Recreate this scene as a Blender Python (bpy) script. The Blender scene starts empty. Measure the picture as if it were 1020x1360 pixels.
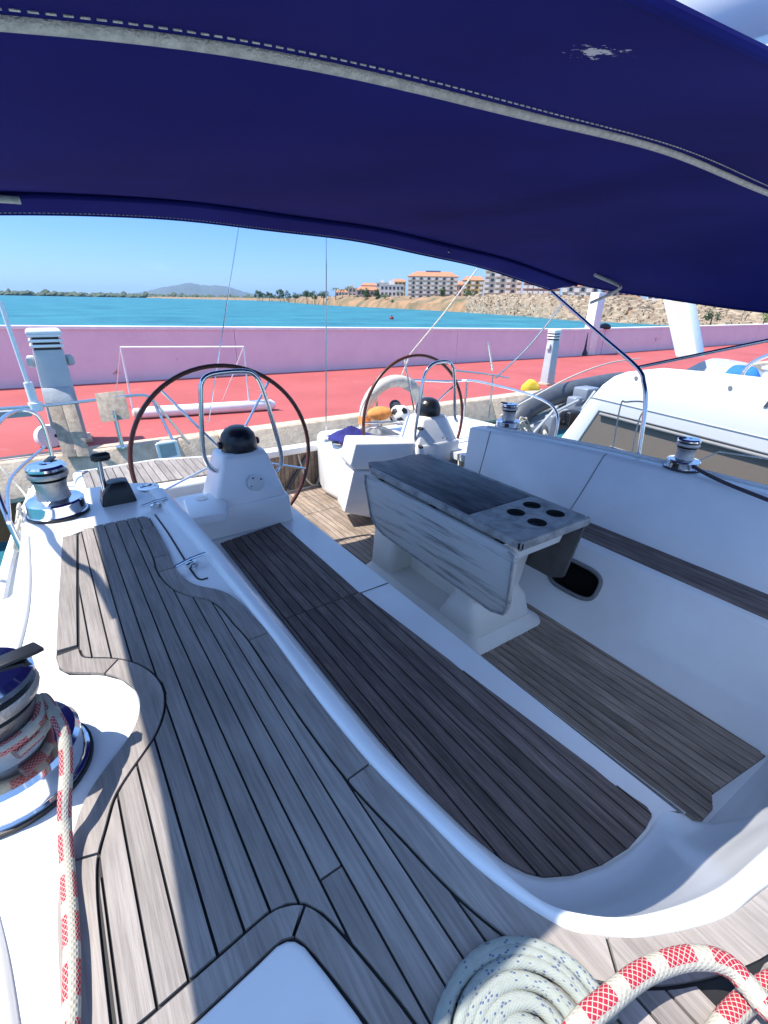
import bpy, bmesh, math, random
from mathutils import Vector, Matrix
random.seed(7)
sc = bpy.context.scene
col = sc.collection
R = math.radians
# ------------------------------------------------------------------ camera
FPX = 630.0; PITCH = math.atan(280/FPX); ROLL = math.atan(.019); YAW = R(35); H = 1.75
fw0 = Vector((math.sin(YAW), math.cos(YAW), 0)); rt0 = Vector((math.cos(YAW), -math.sin(YAW), 0)); up0 = Vector((0, 0, 1))
FWD = fw0*math.cos(PITCH) - up0*math.sin(PITCH)
UPP = fw0*math.sin(PITCH) + up0*math.cos(PITCH)
RGT = rt0*math.cos(ROLL) + UPP*math.sin(ROLL)
UPV = UPP*math.cos(ROLL) - rt0*math.sin(ROLL)
CAM = Vector((0, 0, H))
cd = bpy.data.cameras.new('camera'); cam = bpy.data.objects.new('camera', cd); col.objects.link(cam)
cd.sensor_fit = 'VERTICAL'; cd.sensor_height = 24; cd.lens = FPX/1360*24
cd.clip_start = .03; cd.clip_end = 40000
m3 = Matrix((RGT, UPV, -FWD)).transposed()
cam.matrix_world = Matrix.Translation(CAM) @ m3.to_4x4()
sc.camera = cam
# ------------------------------------------------------------------ sky, sun, exposure
SUN_EL, SUN_AL = R(62), R(25)
to_sun = Vector((-math.cos(SUN_EL)*math.cos(SUN_AL), math.cos(SUN_EL)*math.sin(SUN_AL), math.sin(SUN_EL)))
w = bpy.data.worlds.new('World'); sc.world = w; w.use_nodes = True
nt = w.node_tree; bg = nt.nodes['Background']
sky = nt.nodes.new('ShaderNodeTexSky'); sky.sky_type = 'NISHITA'; sky.sun_disc = False
sky.sun_elevation = SUN_EL; sky.sun_rotation = math.atan2(to_sun.x, to_sun.y)
sky.air_density = 1.0; sky.dust_density = .25; sky.ozone_density = 2.6
tc = nt.nodes.new('ShaderNodeTexCoord'); mp = nt.nodes.new('ShaderNodeMapping'); mp.inputs['Scale'].default_value = (5, 5, 17)
no = nt.nodes.new('ShaderNodeTexNoise'); no.inputs['Scale'].default_value = 1.6; no.inputs['Detail'].default_value = 6
cr = nt.nodes.new('ShaderNodeValToRGB'); cr.color_ramp.elements[0].position = .66; cr.color_ramp.elements[1].position = .82
mx = nt.nodes.new('ShaderNodeMixRGB'); mx.inputs['Color2'].default_value = (7.5, 8, 8.8, 1)
nt.links.new(tc.outputs['Generated'], mp.inputs['Vector']); nt.links.new(mp.outputs['Vector'], no.inputs['Vector'])
nt.links.new(no.outputs['Fac'], cr.inputs['Fac']); nt.links.new(cr.outputs['Color'], mx.inputs['Fac'])
nt.links.new(sky.outputs['Color'], mx.inputs['Color1']); # elevation tint: low sky dimmed, unseen higher sky kept brighter to fill the shade
sx_ = nt.nodes.new('ShaderNodeSeparateXYZ'); rmp = nt.nodes.new('ShaderNodeValToRGB')
nt.links.new(tc.outputs['Generated'], sx_.inputs[0]); nt.links.new(sx_.outputs['Z'], rmp.inputs['Fac'])
rmp.color_ramp.elements[0].position = 0; rmp.color_ramp.elements[0].color = (.25, .345, .55, 1)
e_ = rmp.color_ramp.elements.new(.16); e_.color = (.20, .335, .60, 1)
rmp.color_ramp.elements[2].position = .5; rmp.color_ramp.elements[2].color = (.86, .94, .99, 1)
tn = nt.nodes.new('ShaderNodeMixRGB'); tn.blend_type = 'MULTIPLY'; tn.inputs['Fac'].default_value = 1
nt.links.new(rmp.outputs['Color'], tn.inputs['Color2'])
nt.links.new(mx.outputs['Color'], tn.inputs['Color1']); nt.links.new(tn.outputs['Color'], bg.inputs['Color'])
bg.inputs['Strength'].default_value = .15
sd = bpy.data.lights.new('sun', 'SUN'); sd.energy = 3.2; sd.angle = R(.55); sd.color = (1, .95, .87)
so = bpy.data.objects.new('sun', sd); col.objects.link(so); so.location = (0, 0, 30)
so.rotation_euler = (-to_sun).to_track_quat('-Z', 'Y').to_euler()
vs = sc.view_settings; vs.view_transform = 'Standard'; vs.look = 'None'; vs.gamma = 1; vs.exposure = 1.28
sc.cycles.diffuse_bounces = 8
sc.display_settings.display_device = 'sRGB'

# ------------------------------------------------------------------ pixel -> place (boat frame: x across, y towards the stern, z up)
def ray(x, y): return FWD*FPX + RGT*(x-510) + UPV*(680-y)
def PZ(x, y, z): d = ray(x, y); return CAM + d*((z-H)/d.z)
def PY(x, y, s): d = ray(x, y); return CAM + d*(s/d.y)
def PX(x, y, l): d = ray(x, y); return CAM + d*(l/d.x)
def PD(x, y, dist): d = ray(x, y); return CAM + d*(dist/math.hypot(d.x, d.y))

# ------------------------------------------------------------------ materials
MATS = {}
def nodes(name):
    m = bpy.data.materials.new(name); m.use_nodes = True; MATS[name] = m
    return m, m.node_tree, m.node_tree.nodes['Principled BSDF']
def N(t, typ, **kw):
    n = t.nodes.new(typ)
    for k, v in kw.items():
        if k in n.inputs: n.inputs[k].default_value = v
        else: setattr(n, k, v)
    return n
def c4(c): return (c[0], c[1], c[2], 1)
def mat(name, c, rough=.5, metal=0, var=.12, scale=8, bump=0, bscale=60, spec=.5, stretch=(1, 1, 1), c2=None, vlo=.3, vhi=.7, coat=0):
    m, t, b = nodes(name)
    b.inputs['Roughness'].default_value = rough; b.inputs['Metallic'].default_value = metal
    b.inputs['Specular IOR Level'].default_value = spec; b.inputs['Coat Weight'].default_value = coat
    tc = N(t, 'ShaderNodeTexCoord'); mp = N(t, 'ShaderNodeMapping'); mp.inputs['Scale'].default_value = stretch
    t.links.new(tc.outputs['Object'], mp.inputs['Vector'])
    no = N(t, 'ShaderNodeTexNoise', Scale=scale, Detail=6.0, Roughness=.6); t.links.new(mp.outputs['Vector'], no.inputs['Vector'])
    rp = N(t, 'ShaderNodeValToRGB'); rp.color_ramp.elements[0].position = vlo; rp.color_ramp.elements[1].position = vhi
    a = c2 if c2 else [q*(1-var) for q in c]
    rp.color_ramp.elements[0].color = c4(a); rp.color_ramp.elements[1].color = c4([min(1, q*(1+(0 if c2 else var))) for q in c])
    t.links.new(no.outputs['Fac'], rp.inputs['Fac']); t.links.new(rp.outputs['Color'], b.inputs['Base Color'])
    if bump:
        n2 = N(t, 'ShaderNodeTexNoise', Scale=bscale, Detail=4.0); t.links.new(mp.outputs['Vector'], n2.inputs['Vector'])
        bp = N(t, 'ShaderNodeBump', Strength=bump, Distance=.02); t.links.new(n2.outputs['Fac'], bp.inputs['Height']); t.links.new(bp.outputs['Normal'], b.inputs['Normal'])
    return m
def teak(name, c, c2, dark, rnd=.35):
    m, t, b = nodes(name)
    b.inputs['Roughness'].default_value = .75; b.inputs['Specular IOR Level'].default_value = .25
    tc = N(t, 'ShaderNodeTexCoord'); oi = N(t, 'ShaderNodeObjectInfo')
    add = N(t, 'ShaderNodeVectorMath', operation='ADD'); ml = N(t, 'ShaderNodeMath', operation='MULTIPLY'); ml.inputs[1].default_value = 13
    t.links.new(oi.outputs['Random'], ml.inputs[0]); t.links.new(tc.outputs['Object'], add.inputs[0]); t.links.new(ml.outputs[0], add.inputs[1])
    mp = N(t, 'ShaderNodeMapping'); mp.inputs['Scale'].default_value = (1, .035, 1); t.links.new(add.outputs[0], mp.inputs['Vector'])
    g = N(t, 'ShaderNodeTexNoise', Scale=170.0, Detail=5.0, Roughness=.65); t.links.new(mp.outputs['Vector'], g.inputs['Vector'])
    mp2 = N(t, 'ShaderNodeMapping'); mp2.inputs['Scale'].default_value = (1, .25, 1); t.links.new(add.outputs[0], mp2.inputs['Vector'])
    g2 = N(t, 'ShaderNodeTexNoise', Scale=16.0, Detail=5.0, Roughness=.6); t.links.new(mp2.outputs['Vector'], g2.inputs['Vector'])
    r1 = N(t, 'ShaderNodeValToRGB'); r1.color_ramp.elements[0].position = .36; r1.color_ramp.elements[1].position = .6
    r1.color_ramp.elements[0].color = c4(c2); r1.color_ramp.elements[1].color = c4(c); t.links.new(g.outputs['Fac'], r1.inputs['Fac'])
    r2 = N(t, 'ShaderNodeValToRGB'); r2.color_ramp.elements[0].position = .3; r2.color_ramp.elements[1].position = .62
    r2.color_ramp.elements[0].color = c4(dark); r2.color_ramp.elements[1].color = (1, 1, 1, 1); t.links.new(g2.outputs['Fac'], r2.inputs['Fac'])
    mu = N(t, 'ShaderNodeMixRGB', blend_type='MULTIPLY'); mu.inputs['Fac'].default_value = 1
    t.links.new(r1.outputs['Color'], mu.inputs['Color1']); t.links.new(r2.outputs['Color'], mu.inputs['Color2'])
    hs = N(t, 'ShaderNodeHueSaturation'); mr = N(t, 'ShaderNodeMapRange'); mr.inputs['To Min'].default_value = 1-rnd; mr.inputs['To Max'].default_value = 1+rnd
    t.links.new(oi.outputs['Random'], mr.inputs['Value']); t.links.new(mr.outputs['Result'], hs.inputs['Value']); t.links.new(mu.outputs['Color'], hs.inputs['Color'])
    t.links.new(hs.outputs['Color'], b.inputs['Base Color'])
    bp = N(t, 'ShaderNodeBump', Strength=.5, Distance=.004); t.links.new(g.outputs['Fac'], bp.inputs['Height']); t.links.new(bp.outputs['Normal'], b.inputs['Normal'])
    return m
WHITE = mat('gelcoat', (.84, .84, .82), .28, var=.05, scale=3, coat=.25)
WHITE2 = mat('moulded_plastic', (.74, .74, .72), .45, var=.05, scale=5)
CREAM = mat('pedestal_gelcoat', (.78, .76, .70), .35, var=.05, scale=4)
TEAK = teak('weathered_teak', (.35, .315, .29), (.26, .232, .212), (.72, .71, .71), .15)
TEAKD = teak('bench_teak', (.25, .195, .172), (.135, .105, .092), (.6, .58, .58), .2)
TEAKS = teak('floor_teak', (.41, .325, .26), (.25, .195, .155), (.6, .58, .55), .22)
CAULK = mat('caulking', (.012, .012, .014), .6, var=.2)
STEEL = mat('stainless_steel', (.66, .66, .66), .16, 1, var=.06, scale=30)
CHROME = mat('polished_winch_metal', (.74, .76, .8), .1, 1, var=.05, scale=20)
DRUM = mat('brushed_drum', (.42, .41, .40), .38, .85, var=.12, scale=40, bump=.25, bscale=200)
BLACK = mat('black_plastic', (.012, .012, .014), .4, var=.2, scale=20)
RUBBER = mat('grey_rubber', (.2, .2, .2), .6, var=.1)
VINYL = mat('black_vinyl_cover', (.008, .009, .013), .32, var=.2, scale=15, bump=.3, bscale=25)
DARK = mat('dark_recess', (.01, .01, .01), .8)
WHEELR = mat('leather_wheel_rim', (.09, .022, .014), .35, var=.35, scale=25)
TABLET = mat('stained_table_top', (.11, .112, .12), .45, c2=(.016, .018, .024), scale=5, stretch=(4, .8, 1), vlo=.38, vhi=.68, bump=.2)
TABLEL = mat('grey_table_leaf', (.56, .54, .50), .6, c2=(.20, .19, .18), scale=13, stretch=(1, .16, 2.8), vlo=.30, vhi=.47, bump=.3, bscale=40)
TABLEE = mat('table_edge', (.40, .385, .36), .55, c2=(.17, .165, .155), scale=14, vlo=.3, vhi=.6)
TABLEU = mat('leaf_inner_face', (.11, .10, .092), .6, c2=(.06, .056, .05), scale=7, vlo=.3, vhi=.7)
CONC = mat('quay_concrete', (.56, .43, .31), .85, var=.25, scale=6, bump=.4, bscale=30)
RUSTY = mat('stained_quay_face', (.30, .13, .045), .85, c2=(.13, .06, .03), scale=2.2, stretch=(1, 1, .5), bump=.4, bscale=20)
LILAC = mat('lilac_wall_paint', (.78, .62, .65), .8, c2=(.72, .56, .61), scale=1.3, vlo=.3, vhi=.6, bump=.25, bscale=14)
t = LILAC.node_tree; b = t.nodes['Principled BSDF']; lk = b.inputs['Base Color'].links[0].from_socket
tcw = N(t, 'ShaderNodeTexCoord'); nw = N(t, 'ShaderNodeTexNoise', Scale=1.1, Detail=9.0, Roughness=.72); t.links.new(tcw.outputs['Object'], nw.inputs['Vector'])
rw = N(t, 'ShaderNodeValToRGB'); rw.color_ramp.elements[0].position = .655; rw.color_ramp.elements[1].position = .70; t.links.new(nw.outputs['Fac'], rw.inputs['Fac'])
mw_ = N(t, 'ShaderNodeMixRGB'); mw_.inputs['Color2'].default_value = (.40, .22, .17, 1); t.links.new(rw.outputs['Color'], mw_.inputs['Fac']); t.links.new(lk, mw_.inputs['Color1']); t.links.new(mw_.outputs['Color'], b.inputs['Base Color'])
WPAINT = mat('white_paint', (.78, .78, .76), .6, var=.1, scale=5)
GREYP = mat('grey_post_paint', (.42, .44, .44), .55, var=.08, scale=4)
GREYW = teak('grey_driftwood', (.52, .42, .32), (.31, .25, .19), (.6, .6, .6), .1)
NEIGH = mat('white_hull_in_shade', (.185, .155, .13), .35, var=.05, scale=1.5)  # taupe holds the shade on a white lower hull
NEIGHW = mat('motor_yacht_white', (.78, .78, .76), .3, var=.03, scale=1)
NAVYC = mat('navy_cloth', (.02, .02, .16), .9, var=.4, scale=14, bump=.6, bscale=30)
ORANGE = mat('orange_cloth', (.75, .28, .07), .8, var=.3, scale=10)
DGREY = mat('dinghy_grey', (.07, .08, .10), .5, var=.2, scale=4)
LGREY = mat('light_grey_cover', (.33, .35, .36), .7, var=.15, scale=5, bump=.4, bscale=12)
BLUEC = mat('blue_cloth', (.02, .16, .6), .8, var=.2)
YELL = mat('yellow_cloth', (.75, .5, .04), .8, var=.25, scale=12)
MAROON = mat('maroon_cover', (.2, .02, .03), .7)
OLDWHITE = mat('aged_lifebuoy_vinyl', (.62, .58, .50), .6, c2=(.33, .27, .2), scale=7, vlo=.25, vhi=.5)
SAILC = mat('sail_cover', (.72, .73, .74), .7, var=.04, scale=3)
LEAF = mat('foliage', (.10, .15, .05), .7, c2=(.035, .06, .02), scale=.5)
LEAFP = mat('palm_foliage', (.09, .14, .045), .7, c2=(.04, .07, .025), scale=.5)
BARK = mat('bark', (.16, .11, .07), .9, var=.3)
FARG = mat('far_treeline_green', (.085, .115, .055), .9, c2=(.045, .065, .035), scale=.03)
HILL = mat('hill_scrub', (.085, .10, .075), .9, c2=(.05, .065, .045), scale=.002)
LAND = mat('coast_earth', (.33, .19, .10), .95, c2=(.12, .11, .055), scale=.14, vlo=.35, vhi=.6)
ROCK = mat('rip_rap_rock', (.50, .40, .28), .9, c2=(.33, .25, .17), scale=.5, bump=.4, bscale=3)
ROOF = mat('terracotta_roof', (.50, .20, .10), .85, var=.25, scale=.8)
STUCCO = mat('cream_stucco', (.62, .54, .44), .85, var=.08, scale=.3)
STUCCOY = mat('yellow_stucco', (.62, .44, .18), .85, var=.1, scale=.3)
STUCCOP = mat('pink_stucco', (.58, .36, .30), .85, var=.1, scale=.3)
STUCCOW = mat('white_stucco', (.68, .64, .58), .85, var=.1, scale=.3)
GLASSF = mat('dark_window_glass', (.06, .07, .08), .15, var=.2)
RAILF = mat('balcony_slab', (.68, .64, .58), .8)
SIGNF = mat('roof_sign_panel', (.12, .15, .2), .6)

def canvas_mat():
    m, t, b = nodes('navy_canvas')
    out = t.nodes['Material Output']
    tc = N(t, 'ShaderNodeTexCoord')
    no = N(t, 'ShaderNodeTexNoise', Scale=1.6, Detail=5.0); t.links.new(tc.outputs['Object'], no.inputs['Vector'])
    rp = N(t, 'ShaderNodeValToRGB'); rp.color_ramp.elements[0].position = .3; rp.color_ramp.elements[1].position = .75
    rp.color_ramp.elements[0].color = (.0075, .0085, .090, 1); rp.color_ramp.elements[1].color = (.014, .016, .14, 1)
    t.links.new(no.outputs['Fac'], rp.inputs['Fac'])
    # pale dropping stain with a ragged outline
    d_ = ray(795, 50); sp = CAM+d_*((2.118-H)/d_.z)-Vector((1.86, 2, .8))
    ds = N(t, 'ShaderNodeVectorMath', operation='DISTANCE'); ds.inputs[1].default_value = (sp.x, sp.y, sp.z)
    t.links.new(tc.outputs['Object'], ds.inputs[0])
    n2 = N(t, 'ShaderNodeTexNoise', Scale=55.0, Detail=8.0, Roughness=.75); t.links.new(tc.outputs['Object'], n2.inputs['Vector'])
    ma = N(t, 'ShaderNodeMath', operation='MULTIPLY_ADD'); ma.inputs[1].default_value = .22; ma.inputs[2].default_value = -.085
    t.links.new(n2.outputs['Fac'], ma.inputs[0])
    lt = N(t, 'ShaderNodeMath', operation='LESS_THAN'); t.links.new(ds.outputs['Value'], lt.inputs[0]); t.links.new(ma.outputs[0], lt.inputs[1])
    mx = N(t, 'ShaderNodeMixRGB'); mx.inputs['Color2'].default_value = (.5, .5, .52, 1)
    t.links.new(lt.outputs[0], mx.inputs['Fac']); t.links.new(rp.outputs['Color'], mx.inputs['Color1'])
    t.links.new(mx.outputs['Color'], b.inputs['Base Color']); b.inputs['Roughness'].default_value = .9; b.inputs['Specular IOR Level'].default_value = .06
    wv = N(t, 'ShaderNodeTexNoise', Scale=420.0, Detail=2.0); t.links.new(tc.outputs['Object'], wv.inputs['Vector'])
    bp = N(t, 'ShaderNodeBump', Strength=.15, Distance=.002); t.links.new(wv.outputs['Fac'], bp.inputs['Height']); t.links.new(bp.outputs['Normal'], b.inputs['Normal'])
    tr = N(t, 'ShaderNodeBsdfTranslucent'); tr.inputs['Color'].default_value = (.0003, .0004, .005, 1)
    ms = N(t, 'ShaderNodeAddShader'); t.links.new(b.outputs[0], ms.inputs[0]); t.links.new(tr.outputs[0], ms.inputs[1])
    t.links.new(ms.outputs[0], out.inputs['Surface'])
    return m
CANVAS = canvas_mat()
def rope_mat(name, base, fleck, nb, na, period, duty, sparse=False):
    """woven cover: flecks laid out along the rope (uv: u metres along, v turns around)"""
    m, t, b = nodes(name)
    b.inputs['Roughness'].default_value = .85; b.inputs['Specular IOR Level'].default_value = .2
    tc = N(t, 'ShaderNodeTexCoord'); sx = N(t, 'ShaderNodeSeparateXYZ'); t.links.new(tc.outputs['UV'], sx.inputs[0])
    def M(op, a, bb=None, cc=None):
        n = N(t, 'ShaderNodeMath', operation=op)
        for i, q in enumerate((a, bb, cc)):
            if q is None: continue
            if isinstance(q, (int, float)): n.inputs[i].default_value = q
            else: t.links.new(q, n.inputs[i])
        return n.outputs[0]
    u, v = sx.outputs['X'], sx.outputs['Y']
    # diamond weave: two diagonal families
    p = M('MULTIPLY_ADD', u, nb, M('MULTIPLY', v, na)); q = M('SUBTRACT', M('MULTIPLY', u, nb), M('MULTIPLY', v, na))
    fp = M('FRACT', p); fq = M('FRACT', q)
    cell = M('MULTIPLY', M('LESS_THAN', M('ABSOLUTE', M('SUBTRACT', fp, .5)), .41), M('LESS_THAN', M('ABSOLUTE', M('SUBTRACT', fq, .5)), .41))
    if sparse:
        wn = N(t, 'ShaderNodeTexWhiteNoise', noise_dimensions='2D'); cb = N(t, 'ShaderNodeCombineXYZ')
        t.links.new(M('FLOOR', p), cb.inputs[0]); t.links.new(M('FLOOR', q), cb.inputs[1]); t.links.new(cb.outputs[0], wn.inputs['Vector'])
        mask = M('MULTIPLY', cell, M('LESS_THAN', wn.outputs['Value'], duty))
    else:
        band = M('LESS_THAN', M('FRACT', M('DIVIDE', u, period)), duty)
        side = M('LESS_THAN', M('FRACT', M('MULTIPLY', v, 2)), .72)
        mask = M('MULTIPLY', M('MULTIPLY', cell, band), side)
    no = N(t, 'ShaderNodeTexNoise', Scale=90.0, Detail=3.0); t.links.new(tc.outputs['Object'], no.inputs['Vector'])
    rp = N(t, 'ShaderNodeValToRGB'); rp.color_ramp.elements[0].color = c4([x*.72 for x in base]); rp.color_ramp.elements[1].color = c4(base)
    t.links.new(no.outputs['Fac'], rp.inputs['Fac'])
    mx = N(t, 'ShaderNodeMixRGB'); mx.inputs['Color2'].default_value = c4(fleck); t.links.new(mask, mx.inputs['Fac']); t.links.new(rp.outputs['Color'], mx.inputs['Color1'])
    t.links.new(mx.outputs['Color'], b.inputs['Base Color'])
    hgt = M('MULTIPLY', M('PINGPONG', fp, .5), M('PINGPONG', fq, .5))
    bp = N(t, 'ShaderNodeBump', Strength=.45 if sparse else .8, Distance=.004); t.links.new(hgt, bp.inputs['Height']); t.links.new(bp.outputs['Normal'], b.inputs['Normal'])
    return m
ROPER = rope_mat('white_rope_red_fleck', (.54, .50, .41), (.40, .025, .05), 118, 11, .066, .66)
ROPEB = rope_mat('grey_rope_blue_fleck', (.36, .39, .35), (.10, .13, .21), 150, 15, .1, .11, True)
ROPEW = mat('plain_white_rope', (.62, .56, .46), .85, var=.25, scale=60, bump=.5, bscale=150)

def quay_mat():
    m, t, b = nodes('red_quay_paint'); b.inputs['Roughness'].default_value = .8
    tc = N(t, 'ShaderNodeTexCoord')
    n1 = N(t, 'ShaderNodeTexNoise', Scale=.7, Detail=6.0); t.links.new(tc.outputs['Object'], n1.inputs['Vector'])
    r1 = N(t, 'ShaderNodeValToRGB'); r1.color_ramp.elements[0].position = .3; r1.color_ramp.elements[1].position = .7
    r1.color_ramp.elements[0].color = (.34, .066, .060, 1); r1.color_ramp.elements[1].color = (.41, .088, .08, 1); t.links.new(n1.outputs['Fac'], r1.inputs['Fac'])
    n2 = N(t, 'ShaderNodeTexNoise', Scale=3.2, Detail=8.0, Roughness=.7); t.links.new(tc.outputs['Object'], n2.inputs['Vector'])
    r2 = N(t, 'ShaderNodeValToRGB'); r2.color_ramp.elements[0].position = .60; r2.color_ramp.elements[1].position = .76; r2.color_ramp.elements[1].color = (.5, .5, .5, 1)
    t.links.new(n2.outputs['Fac'], r2.inputs['Fac'])
    mx = N(t, 'ShaderNodeMixRGB'); mx.inputs['Color2'].default_value = (.45, .24, .20, 1)
    t.links.new(r2.outputs['Color'], mx.inputs['Fac']); t.links.new(r1.outputs['Color'], mx.inputs['Color1']); t.links.new(mx.outputs['Color'], b.inputs['Base Color'])
    return m
REDQ = quay_mat()
def sea_mat():
    m, t, b = nodes('sea_water')
    b.inputs['Base Color'].default_value = (.012, .135, .175, 1); b.inputs['Roughness'].default_value = .45; b.inputs['Specular IOR Level'].default_value = .08
    tc = N(t, 'ShaderNodeTexCoord')
    n1 = N(t, 'ShaderNodeTexNoise', Scale=.09, Detail=9.0, Roughness=.62); t.links.new(tc.outputs['Object'], n1.inputs['Vector'])
    r1 = N(t, 'ShaderNodeValToRGB'); r1.color_ramp.elements[0].position = .35; r1.color_ramp.elements[1].position = .68
    r1.color_ramp.elements[0].color = (.022, .13, .175, 1); r1.color_ramp.elements[1].color = (.045, .215, .25, 1)
    t.links.new(n1.outputs['Fac'], r1.inputs['Fac']); t.links.new(r1.outputs['Color'], b.inputs['Base Color'])
    n2 = N(t, 'ShaderNodeTexNoise', Scale=1.3, Detail=5.0); t.links.new(tc.outputs['Object'], n2.inputs['Vector'])
    bp = N(t, 'ShaderNodeBump', Strength=.8, Distance=.35); t.links.new(n2.outputs['Fac'], bp.inputs['Height']); t.links.new(bp.outputs['Normal'], b.inputs['Normal'])
    return m
SEA = sea_mat()

# ------------------------------------------------------------------ mesh helpers
def V(*a): return Vector(a)
def catmull(pts, n):
    pts = [Vector(p) for p in pts]; out = []
    k = len(pts)-1
    for i in range(n):
        t = i/(n-1)*k; j = min(int(t), k-1); f = t-j
        p1, p2 = pts[j], pts[j+1]
        p0 = pts[j-1] if j else p1*2-p2
        p3 = pts[j+2] if j+2 <= k else p2*2-p1
        out.append(.5*((2*p1)+(-p0+p2)*f+(2*p0-5*p1+4*p2-p3)*f*f+(-p0+3*p1-3*p2+p3)*f**3))
    return out
def resample(pts, n, smooth=3):
    pts = [Vector(p) for p in pts]; L_ = [0]
    for a, b in zip(pts, pts[1:]): L_.append(L_[-1]+(b-a).length)
    out = []; j = 0
    for i in range(n):
        d = L_[-1]*i/(n-1)
        while j < len(pts)-2 and L_[j+1] < d: j += 1
        out.append(pts[j].lerp(pts[j+1], (d-L_[j])/max(1e-9, L_[j+1]-L_[j])))
    for _ in range(smooth): out = [out[0]]+[(out[i-1]+out[i]*2+out[i+1])/4 for i in range(1, n-1)]+[out[-1]]
    return out
class MB:
    def __init__(s): s.v = []; s.f = []; s.uv = {}
    def pts(s, ps):
        b = len(s.v); s.v += [tuple(p) for p in ps]; return b
    def box(s, x0, x1, y0, y1, z0, z1):
        b = s.pts([(x, y, z) for z in (z0, z1) for y in (y0, y1) for x in (x0, x1)])
        for q in ((0, 2, 3, 1), (4, 5, 7, 6), (0, 1, 5, 4), (2, 6, 7, 3), (0, 4, 6, 2), (1, 3, 7, 5)): s.f.append([b+i for i in q])
        return s
    def prism(s, poly, z0, z1):
        n = len(poly); a = sum(poly[i][0]*poly[(i+1) % n][1]-poly[(i+1) % n][0]*poly[i][1] for i in range(n))
        if a < 0: poly = poly[::-1]
        b = s.pts([(p[0], p[1], z0) for p in poly]+[(p[0], p[1], z1) for p in poly])
        s.f.append([b+i for i in range(n)][::-1]); s.f.append([b+n+i for i in range(n)])
        for i in range(n): j = (i+1) % n; s.f.append([b+i, b+j, b+n+j, b+n+i])
        return s
    def extr(s, poly3, d):
        n = len(poly3); d = Vector(d); b = s.pts(list(poly3)+[Vector(p)+d for p in poly3])
        s.f.append([b+i for i in range(n)][::-1]); s.f.append([b+n+i for i in range(n)])
        for i in range(n): j = (i+1) % n; s.f.append([b+i, b+j, b+n+j, b+n+i])
        return s
    def loft(s, rings, close=False, caps=False):
        n = len(rings[0]); bs = [s.pts(r) for r in rings]
        for k in range(len(rings)-1):
            for i in range(n if close else n-1):
                j = (i+1) % n; s.f.append([bs[k]+i, bs[k]+j, bs[k+1]+j, bs[k+1]+i])
        if caps: s.f.append([bs[0]+i for i in range(n)][::-1]); s.f.append([bs[-1]+i for i in range(n)])
        return s
    def tube(s, path, r, seg=10, closed=False, caps=True, uv=False):
        path = [Vector(p) for p in path]; n = len(path); rings = []
        prev = None; u = 0
        for i, p in enumerate(path):
            if closed: t = path[(i+1) % n]-path[i-1]
            else: t = path[min(i+1, n-1)]-path[max(i-1, 0)]
            t.normalize()
            if prev is None:
                a = Vector((0, 0, 1)) if abs(t.z) < .9 else Vector((1, 0, 0))
                nx = t.cross(a).normalized()
            else:
                nx = (prev-t*prev.dot(t)).normalized()
            prev = nx; ny = t.cross(nx)
            rr = r[i] if isinstance(r, (list, tuple)) else r
            rings.append([p+nx*math.cos(2*math.pi*k/seg)*rr+ny*math.sin(2*math.pi*k/seg)*rr for k in range(seg)])
        us = [0]
        for i in range(1, n): us.append(us[-1]+(path[i]-path[i-1]).length)
        bs = [s.pts(q) for q in rings]
        for k in range(n if closed else n-1):
            k2 = (k+1) % n
            for i in range(seg):
                j = (i+1) % seg
                if uv:
                    ub = us[k2] if k2 else us[-1]+.02
                    s.uv[len(s.f)] = [(us[k], i/seg), (us[k], (i+1)/seg), (ub, (i+1)/seg), (ub, i/seg)]
                s.f.append([bs[k]+i, bs[k]+j, bs[k2]+j, bs[k2]+i])
        if caps and not closed: s.f.append([bs[0]+i for i in range(seg)][::-1]); s.f.append([bs[-1]+i for i in range(seg)])
        return s
    def lathe(s, prof, c, seg=28, axis=(0, 0, 1), cap=True):
        a = Vector(axis).normalized(); q = Vector((1, 0, 0)) if abs(a.x) < .9 else Vector((0, 1, 0))
        x = a.cross(q).normalized(); y = a.cross(x); c = Vector(c)
        rings = [[c+a*h+(x*math.cos(2*math.pi*k/seg)+y*math.sin(2*math.pi*k/seg))*r for k in range(seg)] for r, h in prof]
        return s.loft(rings, True, cap)
    def sphere(s, c, r, seg=16, rg=10, sc=(1, 1, 1), half=False):
        rings = []
        for i in range(rg+1):
            th = (math.pi/2 if half else math.pi)*i/rg
            rr = max(math.sin(th), 1e-3)
            rings.append([(c[0]+r*sc[0]*rr*math.cos(2*math.pi*k/seg), c[1]+r*sc[1]*rr*math.sin(2*math.pi*k/seg), c[2]+r*sc[2]*math.cos(th)) for k in range(seg)])
        return s.loft(rings, True, True)
ORG = {}
def props(o, label=None, cat=None, group=None, kind=None):
    for k, v in (('label', label), ('category', cat), ('group', group), ('kind', kind)):
        if v: o[k] = v
    return o
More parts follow.
